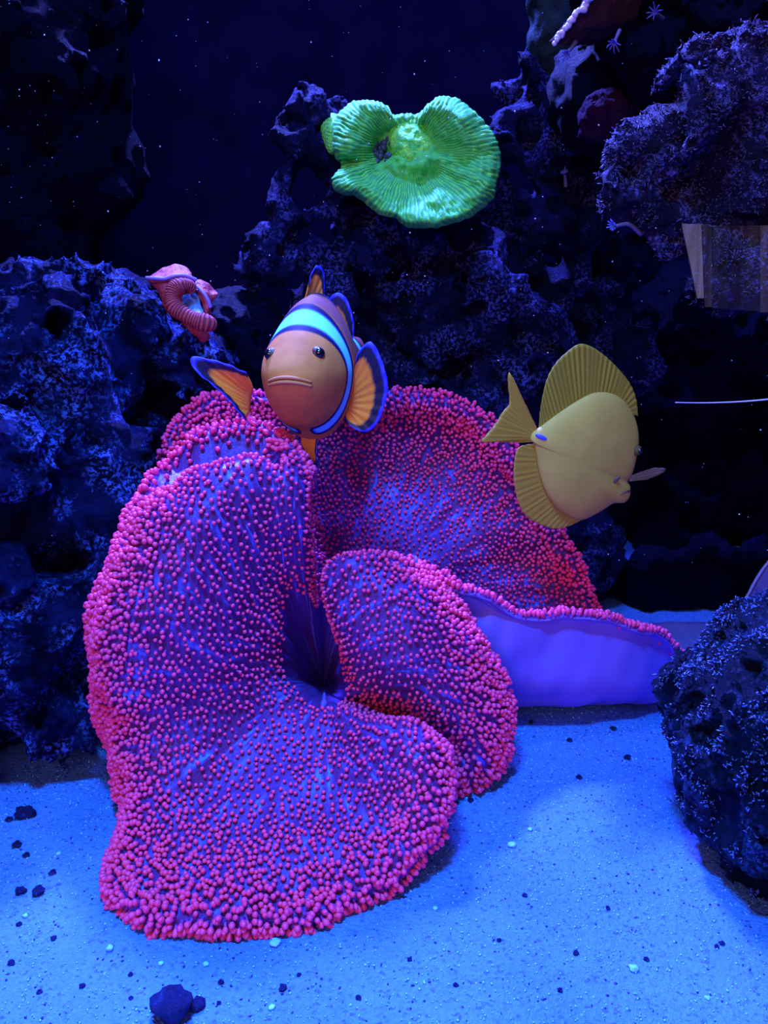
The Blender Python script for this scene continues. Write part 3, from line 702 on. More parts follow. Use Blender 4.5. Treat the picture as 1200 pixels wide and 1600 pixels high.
# ------------------------------------------------------------------ red coral on the left rock
M['red'] = septa_material('red_coral', (0.08, 0.015, 0.06), (0.30, 0.03, 0.05), (0.50, 0.07, 0.07))
M['red_flat'] = plain('red_coral_flesh', (0.26, 0.025, 0.06), 0.55, 0.3, c2=(0.42, 0.05, 0.07), scale=180, bstr=0.5)
M['violet_rim'] = plain('violet_rim', (0.22, 0.16, 0.8), 0.5)
M['teal'] = plain('teal_mouth', (0.06, 0.22, 0.36), 0.5, c2=(0.12, 0.16, 0.5), scale=250)
def zc(zx, zy, Y): return P(220 + zx * 0.11667, 400 + zy * 0.11667, Y - 2.3)
rc = empty('red_coral', zc(560, 1050, 47.5), 'brick-red coral with a ribbed curled rim on the grey rock mound', 'coral')
# curled ribbed rim
path = catmull(np.array([zc(*q) for q in [(690,470,46.7),(640,400,46.3),(545,390,46.0),(450,460,45.8),(415,570,45.6),(460,690,45.4),(590,785,45.2),(750,865,45.1),(900,905,45.2),(950,915,45.6)]]), 30)
n_ = len(path); t = np.linspace(0, 1, n_)
rad = 0.40 * np.interp(t, [0, .05, .3, .6, .85, .96, 1], [.25, .75, 1.0, .95, 1.05, .9, .2])
rib = 0.5 + 0.5 * np.cos(t * 38 * 2 * math.pi + 2.5 * np.sin(t * 17) + 1.5 * np.sin(t * 41)); rad = rad * (1 + 0.10 * np.sin(t * 23 + 1))
v_, q_, t_ = tube(path, rad * (0.93 + 0.11 * rib), 20)
o = add('curled_rim', v_, q_, t_, mat=M['red'], attr={'ridge': np.concatenate([np.repeat(rib, 20), [0.5, 0.5]])}, parent=rc); fix_normals(o)
def sheet(name, rows, mat, parent, thick=0.22, sub=8, nz=0.12, **kw):
    c_ = np.array([[p for p in r] for r in rows])
    g_ = catmull(catmull(c_, sub).transpose(1, 0, 2), sub)
    nr_, nc_ = g_.shape[:2]; n0 = grid_normals(g_, False)
    g_ = g_ + n0 * (nz * perlin(g_.reshape(-1, 3) * 2.2, 4).reshape(nr_, nc_))[..., None]
    b_ = g_ - n0 * thick
    V_ = np.concatenate([g_.reshape(-1, 3), b_.reshape(-1, 3)]); m_ = nr_ * nc_
    ring = np.concatenate([np.arange(nc_), np.arange(1, nr_) * nc_ + nc_ - 1, (nr_ - 1) * nc_ + np.arange(nc_ - 2, -1, -1), np.arange(nr_ - 2, 0, -1) * nc_])
    r1 = np.roll(ring, -1)
    Q_ = np.concatenate([grid_quads(nr_, nc_), grid_quads(nr_, nc_, off=m_, flip=True), np.stack([ring, ring + m_, r1 + m_, r1], -1)])
    u_, v2 = np.meshgrid(np.linspace(0, 1, nc_), np.linspace(0, 1, nr_)); uv_ = np.stack([u_, v2], -1).reshape(-1, 2)
    o = add(name, V_, Q_, mat=mat, parent=parent, uv=np.concatenate([uv_, uv_]), **kw)
    return fix_normals(o)
sheet('upper_flap', [[zc(60,290,48.2), zc(160,225,48.6), zc(290,160,48.9), zc(430,115,49), zc(590,140,48.8), zc(660,220,48.4)],
                     [zc(90,292,47.6), zc(190,270,47.8), zc(310,240,47.9), zc(430,215,47.8), zc(570,225,47.8), zc(690,265,47.8)],
                     [zc(130,300,46.9), zc(230,305,46.8), zc(330,300,46.8), zc(450,270,46.8), zc(590,272,47), zc(740,315,47.2)]], M['red_flat'], rc)
v_, q_, t_ = tube(catmull(np.array([zc(*q) for q in [(75,292,47.2),(200,300,46.7),(330,302,46.6),(450,265,46.6),(590,262,46.8),(745,318,47.1)]]), 8), 0.085, 8)
add('flap_edge', v_, q_, t_, mat=M['violet_rim'], parent=rc)
sheet('wall_fold', [[zc(110,310,47.2), zc(250,320,47.0), zc(400,310,47.1), zc(560,300,47.4), zc(700,340,47.6)],
                    [zc(170,400,47.2), zc(280,420,46.7), zc(400,420,46.7), zc(560,420,47.3), zc(720,430,47.5)],
                    [zc(260,540,47.2), zc(330,560,46.6), zc(420,560,46.8), zc(560,560,47.4), zc(740,520,47.6)],
                    [zc(330,760,47.3), zc(400,760,46.9), zc(480,740,47.2), zc(600,700,47.6), zc(760,640,47.6)]], M['red_flat'], rc)
sheet('side_flap', [[zc(700,330,47.6), zc(800,310,47.8), zc(900,355,47.9), zc(960,420,48), zc(1040,490,47.9)],
                    [zc(700,390,47.2), zc(800,400,47.3), zc(880,450,47.3), zc(940,490,47.5), zc(1030,520,47.7)],
                    [zc(720,460,47), zc(820,500,46.9), zc(890,540,47), zc(940,570,47.2), zc(970,590,47.5)],
                    [zc(800,600,47), zc(850,640,46.8), zc(900,660,46.8), zc(930,690,47), zc(950,720,47.3)],
                    [zc(830,760,46.9), zc(860,780,46.7), zc(890,800,46.7), zc(910,820,46.9), zc(930,840,47.2)]], M['red_flat'], rc)
v_, q_, t_ = tube(catmull(np.array([zc(*q) for q in [(690,385,46.9),(770,425,46.8),(850,510,46.6),(905,600,46.6),(935,690,46.7)]]), 8), 0.085, 8)
add('flap_edge', v_, q_, t_, mat=M['violet_rim'], parent=rc)
sheet('inner_disc', [[zc(560,520,46.9), zc(650,500,47), zc(740,480,47.1)], [zc(560,640,46.7), zc(680,630,46.7), zc(790,600,46.9)], [zc(640,760,46.3), zc(740,760,46.3), zc(840,760,46.5)], [zc(740,850,45.8), zc(800,830,45.9), zc(860,820,46.1)]], M['teal'], rc)
v_, q_, t_ = tube(np.array([zc(700,860,47.6), zc(760,960,47.4), zc(830,1040,47.2), zc(860,1120,47.3)]), [0.7, 0.55, 0.35, 0.3], 12)
add('stem', v_, q_, t_, mat=M['red_flat'], parent=rc)

# ------------------------------------------------------------------ fish
def fin_material(name, inner, inner2, black, rim, b0=0.66, b1=0.74, r0=0.90, r1=0.95):
    m, nt, b = mat_new(name); uv = N(nt, 'ShaderNodeUVMap').outputs[0]
    sx = N(nt, 'ShaderNodeSeparateXYZ'); nt.links.new(uv, sx.inputs[0])
    mp = N(nt, 'ShaderNodeMapping'); mp.inputs['Scale'].default_value = (26, 2, 1); nt.links.new(uv, mp.inputs[0])
    n = noise(nt, 1.0, 2, 0.5, mp.outputs[0])
    ad = N(nt, 'ShaderNodeMath', operation='MULTIPLY_ADD'); nt.links.new(n.outputs[0], ad.inputs[0]); ad.inputs[1].default_value = 0.10
    nt.links.new(sx.outputs[1], ad.inputs[2])
    su = N(nt, 'ShaderNodeMath', operation='SUBTRACT'); nt.links.new(ad.outputs[0], su.inputs[0]); su.inputs[1].default_value = 0.05
    r = ramp(nt, [(0.0, inner2), (0.4, inner), (b0, inner), (b1, black), (r0, black), (r1, rim)]); nt.links.new(su.outputs[0], r.inputs[0])
    nt.links.new(r.outputs[0], b.inputs['Base Color']); b.inputs['Roughness'].default_value = 0.5
    return m
def fan(name, base_pts, edge_pts, mat, parent, thick=0.06, rows=14, cols=40, ray=0.05, nray=16, bow=0.0):
    """fin membrane between a base curve and an outer edge, rippled by its rays"""
    def resample(p, n):
        c_ = catmull(np.array(p, float), 12); L = np.concatenate([[0], np.cumsum(np.linalg.norm(np.diff(c_, axis=0), axis=1))]); s_ = np.linspace(0, L[-1], n)
        return np.stack([np.interp(s_, L, c_[:, i]) for i in range(3)], -1)
    b_ = resample(base_pts, cols); e_ = resample(edge_pts, cols)
    f = np.linspace(0, 1, rows)[:, None, None]
    g_ = b_[None] * (1 - f) + e_[None] * f
    n0 = grid_normals(g_, False); w_ = np.cos(np.linspace(0, nray * 2 * math.pi, cols))[None, :, None] * ray
    g_ = g_ + n0 * (w_ * np.minimum(1, f * 3) + bow * np.sin(f * math.pi))
    th_ = thick * (1.15 - 0.75 * f)
    F_, B_ = g_ + n0 * th_ / 2, g_ - n0 * th_ / 2
    m_ = rows * cols
    ring = np.concatenate([np.arange(cols), np.arange(1, rows) * cols + cols - 1, (rows - 1) * cols + np.arange(cols - 2, -1, -1), np.arange(rows - 2, 0, -1) * cols]); r1_ = np.roll(ring, -1)
    Q_ = np.concatenate([grid_quads(rows, cols), grid_quads(rows, cols, off=m_, flip=True), np.stack([ring, ring + m_, r1_ + m_, r1_], -1)])
    u_, v2 = np.meshgrid(np.linspace(0, 1, cols), np.linspace(0, 1, rows)); uv_ = np.stack([u_, v2], -1).reshape(-1, 2)
    o = add(name, np.concatenate([F_.reshape(-1, 3), B_.reshape(-1, 3)]), Q_, mat=mat, parent=parent, uv=np.concatenate([uv_, uv_]))
    return fix_normals(o)

# --- clownfish, facing the camera, nose a little to the left
clown = empty('clownfish', P(465, 695, 40), 'orange clownfish with black-edged fins facing out above the pink anemone', 'fish')
def clown_material():
    m, nt, b = mat_new('clownfish_skin')
    at = N(nt, 'ShaderNodeAttribute', attribute_name='band'); dk = N(nt, 'ShaderNodeAttribute', attribute_name='dusk')
    n = noise(nt, 120, 3, 0.5, coord(nt)); r = ramp(nt, [(0.3, (0.52, 0.16, 0.05)), (0.7, (0.62, 0.22, 0.065))]); nt.links.new(n.outputs[0], r.inputs[0])
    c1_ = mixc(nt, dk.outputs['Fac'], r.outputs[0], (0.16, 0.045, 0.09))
    rb = ramp(nt, [(0.0, (0, 0, 0)), (0.28, (0, 0, 0)), (0.40, (1, 1, 1)), (1, (1, 1, 1))]); nt.links.new(at.outputs['Fac'], rb.inputs[0])
    c2_ = mixc(nt, rb.outputs[0], c1_, (0.006, 0.006, 0.06))
    rw = ramp(nt, [(0.0, (0, 0, 0)), (0.62, (0, 0, 0)), (0.74, (1, 1, 1))]); nt.links.new(at.outputs['Fac'], rw.inputs[0])
    edge = ramp(nt, [(0.70, (0.03, 0.04, 0.85)), (0.9, (0.16, 0.72, 1.0))]); nt.links.new(at.outputs['Fac'], edge.inputs[0])
    c3_ = mixc(nt, rw.outputs[0], c2_, edge.outputs[0])
    nt.links.new(c3_, b.inputs['Base Color']); b.inputs['Roughness'].default_value = 0.65; b.inputs['Specular IOR Level'].default_value = 0.12
    return m
M['clown'] = clown_material()
nose = P(449, 594, 36.0)
ys = 90; nphi = 96
s_ = np.linspace(0, 1, ys) ** 1.15
L_ = 8.8
yaw = math.radians(11); 
bk = np.array([math.sin(yaw), math.cos(yaw), 0.04])                       # backwards along the body
lat = np.array([math.cos(yaw), -math.sin(yaw), 0.0]); upv = np.array([0, -0.06, 1.0])
kw_ = [0, .015, .05, .10, .17, .27, .40, .55, .72, .88, 1.0]
W_ = np.interp(s_, kw_, [0.10, .62, 1.02, 1.35, 1.66, 1.95, 2.06, 1.85, 1.25, .65, .42])
HT = np.interp(s_, kw_, [0.08, .40, .75, 1.20, 1.75, 2.35, 3.15, 3.35, 2.3, 1.15, .9])
HB = np.interp(s_, kw_, [0.10, .62, 1.15, 1.65, 2.2, 2.65, 3.35, 3.0, 1.9, 1.0, .8])
def sm(a_, k_=3):
    for _ in range(k_): a_ = np.concatenate([a_[:1], (a_[:-2] + 2 * a_[1:-1] + a_[2:]) / 4, a_[-1:]])
    return a_
W_, HT, HB = sm(W_), sm(HT), sm(HB)
phi = np.arange(nphi) / nphi * 2 * math.pi
BV = np.zeros((ys, nphi, 3)); band = np.zeros((ys, nphi)); dusk = np.zeros((ys, nphi))
for i in range(ys):
    cx, cz = np.sin(phi), np.cos(phi)
    z = np.where(cz > 0, cz * HT[i], cz * HB[i])
    pointy = np.where(cz > 0, 0.28 * min(1, s_[i] / 0.4), 0.10)
    box = np.where(cz < 0, np.sign(cx) * np.abs(cx) ** 0.78, cx)
    x = W_[i] * box * (1 - pointy * np.abs(cz) ** 1.5)
    ctr = nose + bk * (s_[i] * L_) + lat * (1.3 * max(0, s_[i] - .35) ** 2 * 2)
    BV[i] = ctr + lat * x[:, None] + upv * z[:, None]
    # bands: position along the body, bent forward at the belly
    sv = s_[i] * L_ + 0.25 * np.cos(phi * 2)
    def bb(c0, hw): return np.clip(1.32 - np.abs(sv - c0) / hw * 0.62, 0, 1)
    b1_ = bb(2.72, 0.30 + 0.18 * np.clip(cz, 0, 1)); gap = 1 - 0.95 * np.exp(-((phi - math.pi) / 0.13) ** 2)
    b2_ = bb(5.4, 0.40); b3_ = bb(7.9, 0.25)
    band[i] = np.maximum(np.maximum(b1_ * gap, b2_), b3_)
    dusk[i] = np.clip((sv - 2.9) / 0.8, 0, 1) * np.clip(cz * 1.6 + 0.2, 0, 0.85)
ends = np.stack([nose - bk * 0.05, BV[-1].mean(0)])
V = np.concatenate([BV.reshape(-1, 3), ends])
T = [(ys * nphi, k, (k + 1) % nphi) for k in range(nphi)] + [(ys * nphi + 1, (ys - 1) * nphi + (k + 1) % nphi, (ys - 1) * nphi + k) for k in range(nphi)]
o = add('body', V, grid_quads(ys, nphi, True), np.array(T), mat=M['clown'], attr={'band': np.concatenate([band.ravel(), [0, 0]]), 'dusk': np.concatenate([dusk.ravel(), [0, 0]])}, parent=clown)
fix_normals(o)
def body_pt(s, ph_):
    i = int(np.argmin(np.abs(s_ - s))); j = int(ph_ / (2 * math.pi) * nphi) % nphi
    return BV[i, j]
M['eye_black'] = plain('eye_black', (0.004, 0.004, 0.012), 0.15, 0.6)
M['eye_ring'] = plain('eye_ring', (0.06, 0.02, 0.03), 0.5)
for sgn in (-1, 1):
    e_ = body_pt(0.135, sgn * 0.88 % (2 * math.pi)); out_ = lat * sgn * 0.75 - bk * 0.6 + np.array([0, 0, 0.25]); out_ /= np.linalg.norm(out_)
    eye = add('eye', *ball(e_ - out_ * 0.17, 0.33, 18, 12)[:2], ball(e_, 0.33, 18, 12)[2], mat=M['eye_ring'], parent=clown)
    v_, q_, t_ = ball(e_ - out_ * 0.02, 0.25, 16, 10)
    add('pupil', v_, q_, t_, mat=M['eye_black'], parent=eye)
M['lip'] = plain('clown_lip', (0.58, 0.21, 0.085), 0.6, 0.15)
def face_pt(x, z):
    """front surface of the head at lateral x, height z"""
    best = None; d_ = (BV[:40] - nose) ; X_ = d_ @ lat; Z_ = d_ @ np.array([0, 0, 1.0])
    k_ = np.argmin((X_ - x) ** 2 + (Z_ - z) ** 2); return BV[:40].reshape(-1, 3)[k_]
for nm, z0, dz, r_ in (('upper_lip', 0.12, -0.24, 0.075), ('lower_lip', -0.07, -0.22, 0.08)):
    pts = []
    for x in np.linspace(-0.95, 0.95, 13):
        p_ = nose + lat * x + np.array([0, 0, z0 + dz * (abs(x) / 0.95) ** 2]) - bk * (0.06 - 0.42 * (x / 0.95) ** 2)
        pts.append(p_)
    v_, q_, t_ = tube(catmull(np.array(pts), 3), np.interp(np.linspace(-1, 1, 37), [-1, -.7, 0, .7, 1], [.05, r_ * .9, r_, r_ * .9, .05]), 10)
    add(nm, v_, q_, t_, mat=M['lip'], parent=clown)
M['fin_or'] = fin_material('clown_fin', (0.80, 0.24, 0.03), (0.55, 0.14, 0.03), (0.005, 0.005, 0.05), (0.03, 0.04, 0.95))
pp = lambda L__, Y0: [P(x, y, Y0 + d_) for x, y, d_ in L__]
fan('pectoral_fin', pp([(396,606,0),(393,618,.1),(391,632,.2),(389,645,.3)], 39.0), pp([(384,582,-.2),(352,568,-.3),(320,560,-.4),(298,558,-.5),(304,578,-.5),(330,600,-.4),(355,622,-.2),(374,646,0),(384,657,.2)], 38.6), M['fin_or'], clown, ray=0.03, nray=9)
fan('pectoral_fin', pp([(543,612,0),(541,622,0),(540,634,0),(541,644,0)], 39.6), pp([(556,560,-.3),(566,542,-.4),(580,534,-.5),(592,552,-.5),(602,580,-.5),(606,606,-.4),(600,636,-.3),(588,664,-.2),(570,675,0),(550,668,.1),(540,655,.2)], 39.2), M['fin_or'], clown, ray=0.03, nray=11)
fan('dorsal_fin', pp([(475,470,0),(484,462,.3),(492,466,.6),(500,478,.9)], 40.6), pp([(484,440,-.1),(488,424,0),(496,415,.2),(505,422,.5),(507,445,.7),(506,470,1.0)], 40.6), M['fin_or'], clown, ray=0.02, nray=5)
fan('tail_fin', pp([(517,520,0),(522,535,0),(528,548,0),(531,560,0)], 43.4), pp([(512,492,0),(513,470,0),(524,458,-.2),(538,462,-.2),(548,482,-.2),(553,508,-.1),(551,535,0),(544,552,0),(536,562,0)], 43.2), M['fin_or'], clown, ray=0.03, nray=9)
fan('pelvic_fin', pp([(440,668,0),(452,676,0),(462,682,0)], 39.6), pp([(436,700,0),(431,722,0),(434,732,0),(444,716,0),(452,704,0)], 39.5), M['fin_or'], clown, ray=0.02, nray=5)
fan('pelvic_fin', pp([(470,682,0),(482,674,0),(492,664,0)], 39.6), pp([(472,700,0),(478,716,0),(490,736,0),(498,738,0),(494,712,0),(496,690,0)], 39.5), M['fin_or'], clown, ray=0.02, nray=5)

# --- yellow tang, heading right and away from the camera
TY = 40.5; ryaw = math.radians(24)
tang = empty('yellow_tang', P(890, 822, TY), 'yellow disc-shaped tang with tall fins swimming right of the pink anemone', 'fish')
tn_ = np.array([-math.sin(ryaw), -math.cos(ryaw), 0.0])                   # flank that faces the camera
def tp_(x, y): return P(x, y, TY + (x - 880) / 1331 * 42 * math.tan(ryaw))
tout = [(832,676),(842,668),(858,656),(880,640),(905,624),(930,613),(955,614),(976,626),(990,648),(997,672),(998,694),(994,718),(988,740),(981,752),(985,762),(984,776),(976,785),(960,786),(948,793),(930,804),(908,812),(884,803),(866,788),(852,766),(843,740),(838,712),(834,692),(829,686)]
to = catmull(np.array(tout, float), 6, closed=True); tcx = np.array([912.0, 712.0])
M['tang'] = plain('tang_skin', (0.45, 0.315, 0.065), 0.6, 0.15, c2=(0.51, 0.365, 0.08), scale=60)
nf = 26; nc_ = len(to)
fs = np.sin(np.linspace(0, math.pi / 2, nf))
front = np.zeros((nf, nc_, 3)); back = np.zeros((nf, nc_, 3))
# distance factor: thin towards the tail stalk and the snout
XY = tcx + (to - tcx)[None] * fs[:, None, None]
dm_ = np.stack([np.sqrt(((xy[:, None, :] - to[None, :, :]) ** 2).sum(-1)).min(1) for xy in XY])
TK = 1.3 * np.sqrt(np.clip(1 - (1 - np.clip(dm_ / 95, 0, 1)) ** 2, 0, 1)) * (0.8 + 0.2 * smooth(822, 905, XY[..., 0]) - 0.15 * smooth(930, 1005, XY[..., 0]))
for _ in range(60):
    TK[1:-1] = 0.4 * TK[1:-1] + 0.15 * (TK[2:] + TK[:-2] + np.roll(TK, 1, 1)[1:-1] + np.roll(TK, -1, 1)[1:-1]); TK[0] = TK[1].mean()
for k_ in range(nf):
    for j in range(nc_):
        p_ = tp_(*XY[k_, j]); front[k_, j] = p_ + tn_ * TK[k_, j]; back[k_, j] = p_ - tn_ * TK[k_, j]
def on_tang(x, y):
    return front.reshape(-1, 3)[np.argmin(((XY.reshape(-1, 2) - np.array([x, y])) ** 2).sum(1))]
V = np.concatenate([front.reshape(-1, 3), back[:-1].reshape(-1, 3)])
qf = grid_quads(nf, nc_, True); qb = grid_quads(nf - 1, nc_, True, off=nf * nc_, flip=True)
a_ = (nf - 1) * nc_ + np.arange(nc_); b_ = nf * nc_ + (nf - 2) * nc_ + np.arange(nc_)
seam = np.stack([a_, b_, np.roll(b_, -1), np.roll(a_, -1)], -1)
fix_normals(add('body', V, np.concatenate([qf, qb, seam]), mat=M['tang'], parent=tang))
def tang_fin_material(name, c1_, c2_):
    m, nt, b = mat_new(name); uv = N(nt, 'ShaderNodeUVMap').outputs[0]
    w = N(nt, 'ShaderNodeTexWave'); w.inputs['Scale'].default_value = 9.5; w.inputs['Distortion'].default_value = 0.6; nt.links.new(uv, w.inputs['Vector'])
    r = ramp(nt, [(0.25, c1_), (0.8, c2_)]); nt.links.new(w.outputs[0], r.inputs[0]); nt.links.new(r.outputs[0], b.inputs['Base Color'])
    b.inputs['Roughness'].default_value = 0.5
    out = nt.nodes['Material Output']; t = N(nt, 'ShaderNodeBsdfTranslucent'); nt.links.new(r.outputs[0], t.inputs[0])
    mx = N(nt, 'ShaderNodeMixShader'); mx.inputs[0].default_value = 0.35
    nt.links.new(b.outputs[0], mx.inputs[1]); nt.links.new(t.outputs[0], mx.inputs[2]); nt.links.new(mx.outputs[0], out.inputs[0])
    return m
M['tang_dorsal'] = tang_fin_material('tang_dorsal_fin', (0.28, 0.21, 0.03), (0.44, 0.34, 0.04))
M['tang_fin'] = tang_fin_material('tang_fin', (0.44, 0.28, 0.04), (0.52, 0.34, 0.05))
tl = lambda L__: [tp_(x, y) for x, y in L__]
fan('dorsal_fin', tl([(842,670),(860,657),(882,641),(905,626),(930,616),(955,617),(974,627),(988,648)]), tl([(843,652),(847,625),(855,592),(868,568),(885,551),(904,538),(920,540),(940,552),(962,572),(982,596),(993,620),(997,650)]), M['tang_dorsal'], tang, thick=0.10, rows=16, cols=110, ray=0.02, nray=26)
fan('anal_fin', tl([(837,694),(841,715),(847,745),(857,770),(872,790),(892,805),(910,812)]), tl([(826,694),(810,700),(804,720),(803,750),(809,782),(820,804),(840,818),(865,826),(888,822),(905,814)]), M['tang_fin'], tang, thick=0.10, rows=14, cols=90, ray=0.02, nray=22)
fan('tail_fin', tl([(838,668),(838,674),(837,680),(836,690)]), tl([(816,625),(803,594),(795,582),(794,600),(796,630),(786,643),(776,660),(760,680),(752,690),(775,690),(800,691),(815,692)]), M['tang_fin'], tang, thick=0.10, rows=14, cols=60, ray=0.02, nray=16)
# far pectoral fin, spread beyond the snout
fan('pectoral_fin', [tp_(982,744), tp_(983,748), tp_(983,752)], [tp_(1020,731), tp_(1040,732), tp_(1036,739), tp_(1012,749)], plain('tang_pectoral', (0.28, 0.2, 0.18), 0.5, trans=0.5), tang, thick=0.03, rows=8, cols=24, ray=0.03, nray=6)
v_, q_, t_ = ball(on_tang(850, 679) + tn_ * 0.03, (0.30, 0.10, 0.11), 14, 8, axes=np.array([[math.cos(.4), 0, -math.sin(.4)], [0, 1, 0], [math.sin(.4), 0, math.cos(.4)]]))
add('tail_spine', v_, q_, t_, mat=plain('blue_white_spine', (0.06, 0.08, 0.95), 0.4), parent=tang)['label'] = 'blue-white tail spine'
ep = on_tang(994, 702) - tn_ * 0.02 + np.array([0.06, 0, 0])
eye = add('eye', *ball(ep, 0.26, 16, 10), mat=plain('tang_eye_ring', (0.10, 0.07, 0.03), 0.5, 0.1), parent=tang)
add('pupil', *ball(ep + np.array([0.10, -0.13, 0.0]), 0.16, 14, 8), mat=M['eye_black'], parent=eye)
mo = np.array([on_tang(985,766), on_tang(978,766), on_tang(970,769)])
v_, q_, t_ = tube(mo, [0.05, 0.06, 0.03], 8); add('mouth', v_, q_, t_, mat=plain('tang_mouth', (0.16, 0.09, 0.06), 0.5), parent=tang)
v_, q_, t_ = ball(on_tang(964, 746), (0.30, 0.08, 0.13), 14, 8, axes=np.array([[0.8, 0, 0.6], [0, 1, 0], [-0.6, 0, 0.8]]))
add('gill_slit', v_, q_, t_, mat=plain('tang_gill', (0.10, 0.06, 0.05), 0.6), parent=tang)

# ------------------------------------------------------------------ small life on the rocks
pl_o = rock('purple_sponge', [(945,180,52,1.25), (930,188,52,1.0), (962,186,52.3,1.0)], plain('purple_sponge', (0.010, 0.0015, 0.022), 0.8, 0.05, c2=(0.018, 0.0025, 0.03), scale=200, bstr=0.8), 'dull purple sponge lump behind the mauve hanging rock', cat='sponge',
            h=0.13, big=(0.2, 0.8), pit=(0.2, 1, 0.2), mid=(0.12, 2.4), fine=(0.08, 5), seed=83)
# plate coral with a beaded white rim
pc = empty('plate_coral', P(930, 60, 50), 'brown plate coral with a beaded white rim at the top right', 'coral')
sheet('plate', [[P(864,68,48.5), P(885,42,48.4), P(905,20,48.3), P(922,-4,48.2), P(940,-30,48.2)],
                [P(895,72,49.5), P(920,55,49.6), P(945,40,49.6), P(965,20,49.6), P(980,-20,49.6)],
                [P(925,70,51.8), P(955,66,52), P(985,58,52.2), P(1010,45,52.2), P(1030,0,52.2)]], plain('plate_brown', (0.032, 0.014, 0.026), 0.8, 0.05, c2=(0.055, 0.022, 0.032), scale=150, bstr=0.6), pc, thick=0.3, nz=0.15)
rimp = catmull(np.array([P(864,67,48.4), P(885,41,48.3), P(905,19,48.2), P(922,-5,48.1)]), 8)
for p_ in rimp[::1]:
    p2_ = p_ + rng.normal(0, 0.05, 3)
    add('rim_bead', *ball(p2_, 0.13 + 0.06 * rng.random(), 8, 6), mat=M.setdefault('bead', plain('white_rim', (0.55, 0.6, 0.95), 0.4)), parent=pc)

def polyp(loc_root, loc_head, r, label, ntent=10, bend=0.25, col_=(0.07, 0.10, 0.5)):
    e_ = empty('feather_polyp', loc_root, label, 'polyp', 'tiny blue feather polyps on the rocks')
    a_, b2 = np.array(loc_root), np.array(loc_head); m_ = (a_ + b2) / 2 + np.array([0, 0, bend])
    pth = catmull(np.array([a_, m_, b2]), 6)
    v_, q_, t_ = tube(pth, np.linspace(0.12, 0.08, len(pth)), 8)
    add('stalk', v_, q_, t_, mat=M.setdefault('polyp_stalk', plain('polyp_stalk', (0.10, 0.09, 0.22), 0.6)), parent=e_)
    ax = b2 - m_; ax /= np.linalg.norm(ax); u_ = np.cross(ax, [0.1, 0.2, 1.0]); u_ /= np.linalg.norm(u_); w_ = np.cross(ax, u_)
    mt = M.setdefault('polyp_tent', plain('polyp_tentacle', col_, 0.5))
    for k in range(ntent):
        t = 2 * math.pi * k / ntent; d_ = math.cos(t) * u_ + math.sin(t) * w_
        pts = [b2, b2 + d_ * r * 0.5 + ax * r * 0.5, b2 + d_ * r * (0.45 + 0.6 * rng.random()) + ax * r * (0.3 + 0.7 * rng.random())]
        v_, q_, t_ = tube(catmull(np.array(pts), 4), np.linspace(0.05, 0.025, 9), 5)
        add('tentacle', v_, q_, t_, mat=mt, parent=e_)
polyp(P(1002,366,42.2), P(962,353,41.6), 0.36, 'blue feather polyp reaching out on a stalk from the mauve hanging rock', 12)
polyp(P(884,292,56.0), P(882,272,55.6), 0.34, 'tiny blue feather polyp on the ledged dim rock', 8, 0.1)
polyp(P(900,66,48.8), P(887,82,48.2), 0.4, 'tiny blue feather polyp under the beaded white plate rim', 8, 0.0)
polyp(P(968,48,49.2), P(960,66,48.4), 0.5, 'blue feather polyp on the brown plate coral', 8, 0.0)
polyp(P(1036,30,50), P(1024,20,48.8), 0.5, 'pale feather polyp at the back of the plate coral', 8, 0.0)

# algae tufts on the hanging rock and the near rock
def tufts(name, host, n, lo, hi, mat, length, rad, zup=-0.2, facing_cut=0.05):
    me = host.data; nv = len(me.vertices)
    co = np.empty(nv * 3, np.float32); me.vertices.foreach_get('co', co); co = co.reshape(-1, 3) / S + np.array(host.location) / S
    no = np.empty(nv * 3, np.float32); me.vertices.foreach_get('normal', no); no = no.reshape(-1, 3)
    toc = CAM - co; toc /= np.linalg.norm(toc, axis=1, keepdims=True)
    patch = perlin(co * 0.8, 77)
    ok = np.where(((no * toc).sum(1) > facing_cut) & (no[:, 2] > zup) & (patch > lo))[0]
    bag = Bag()
    for i in rng.choice(ok, min(n, len(ok)), replace=False):
        d_ = no[i] + rng.normal(0, 0.55, 3); d_ /= np.linalg.norm(d_); l_ = length * (0.5 + rng.random())
        p0 = co[i] - no[i] * 0.05; p1 = p0 + d_ * l_ * 0.5 + rng.normal(0, 0.04, 3); p2 = p1 + (d_ + rng.normal(0, 0.5, 3)) * l_ * 0.5
        v_, q_, t_ = tube(np.array([p0, p1, p2]), [rad, rad * 0.9, rad * 0.4], 4); bag.put(v_, q_, t_)
    o = bag.add(name, mat, parent=host); tag(o, kind='stuff')
M['algae_blue'] = plain('blue_algae', (0.03, 0.08, 0.34), 0.35, 0.6, c2=(0.008, 0.016, 0.08), scale=100)
M['algae_mauve'] = plain('mauve_algae', (0.10, 0.08, 0.26), 0.5, 0.4, c2=(0.03, 0.022, 0.07), scale=100)
for o in list(col.objects):
    if o.name.startswith('hanging_rock'): tufts('algae_fuzz', o, 6000, -0.15, 1, M['algae_mauve'], 0.14, 0.028, -0.6)
tufts('algae_fuzz', rr, 6000, -0.02, 1, M['algae_blue'], 0.11, 0.04, -0.1)

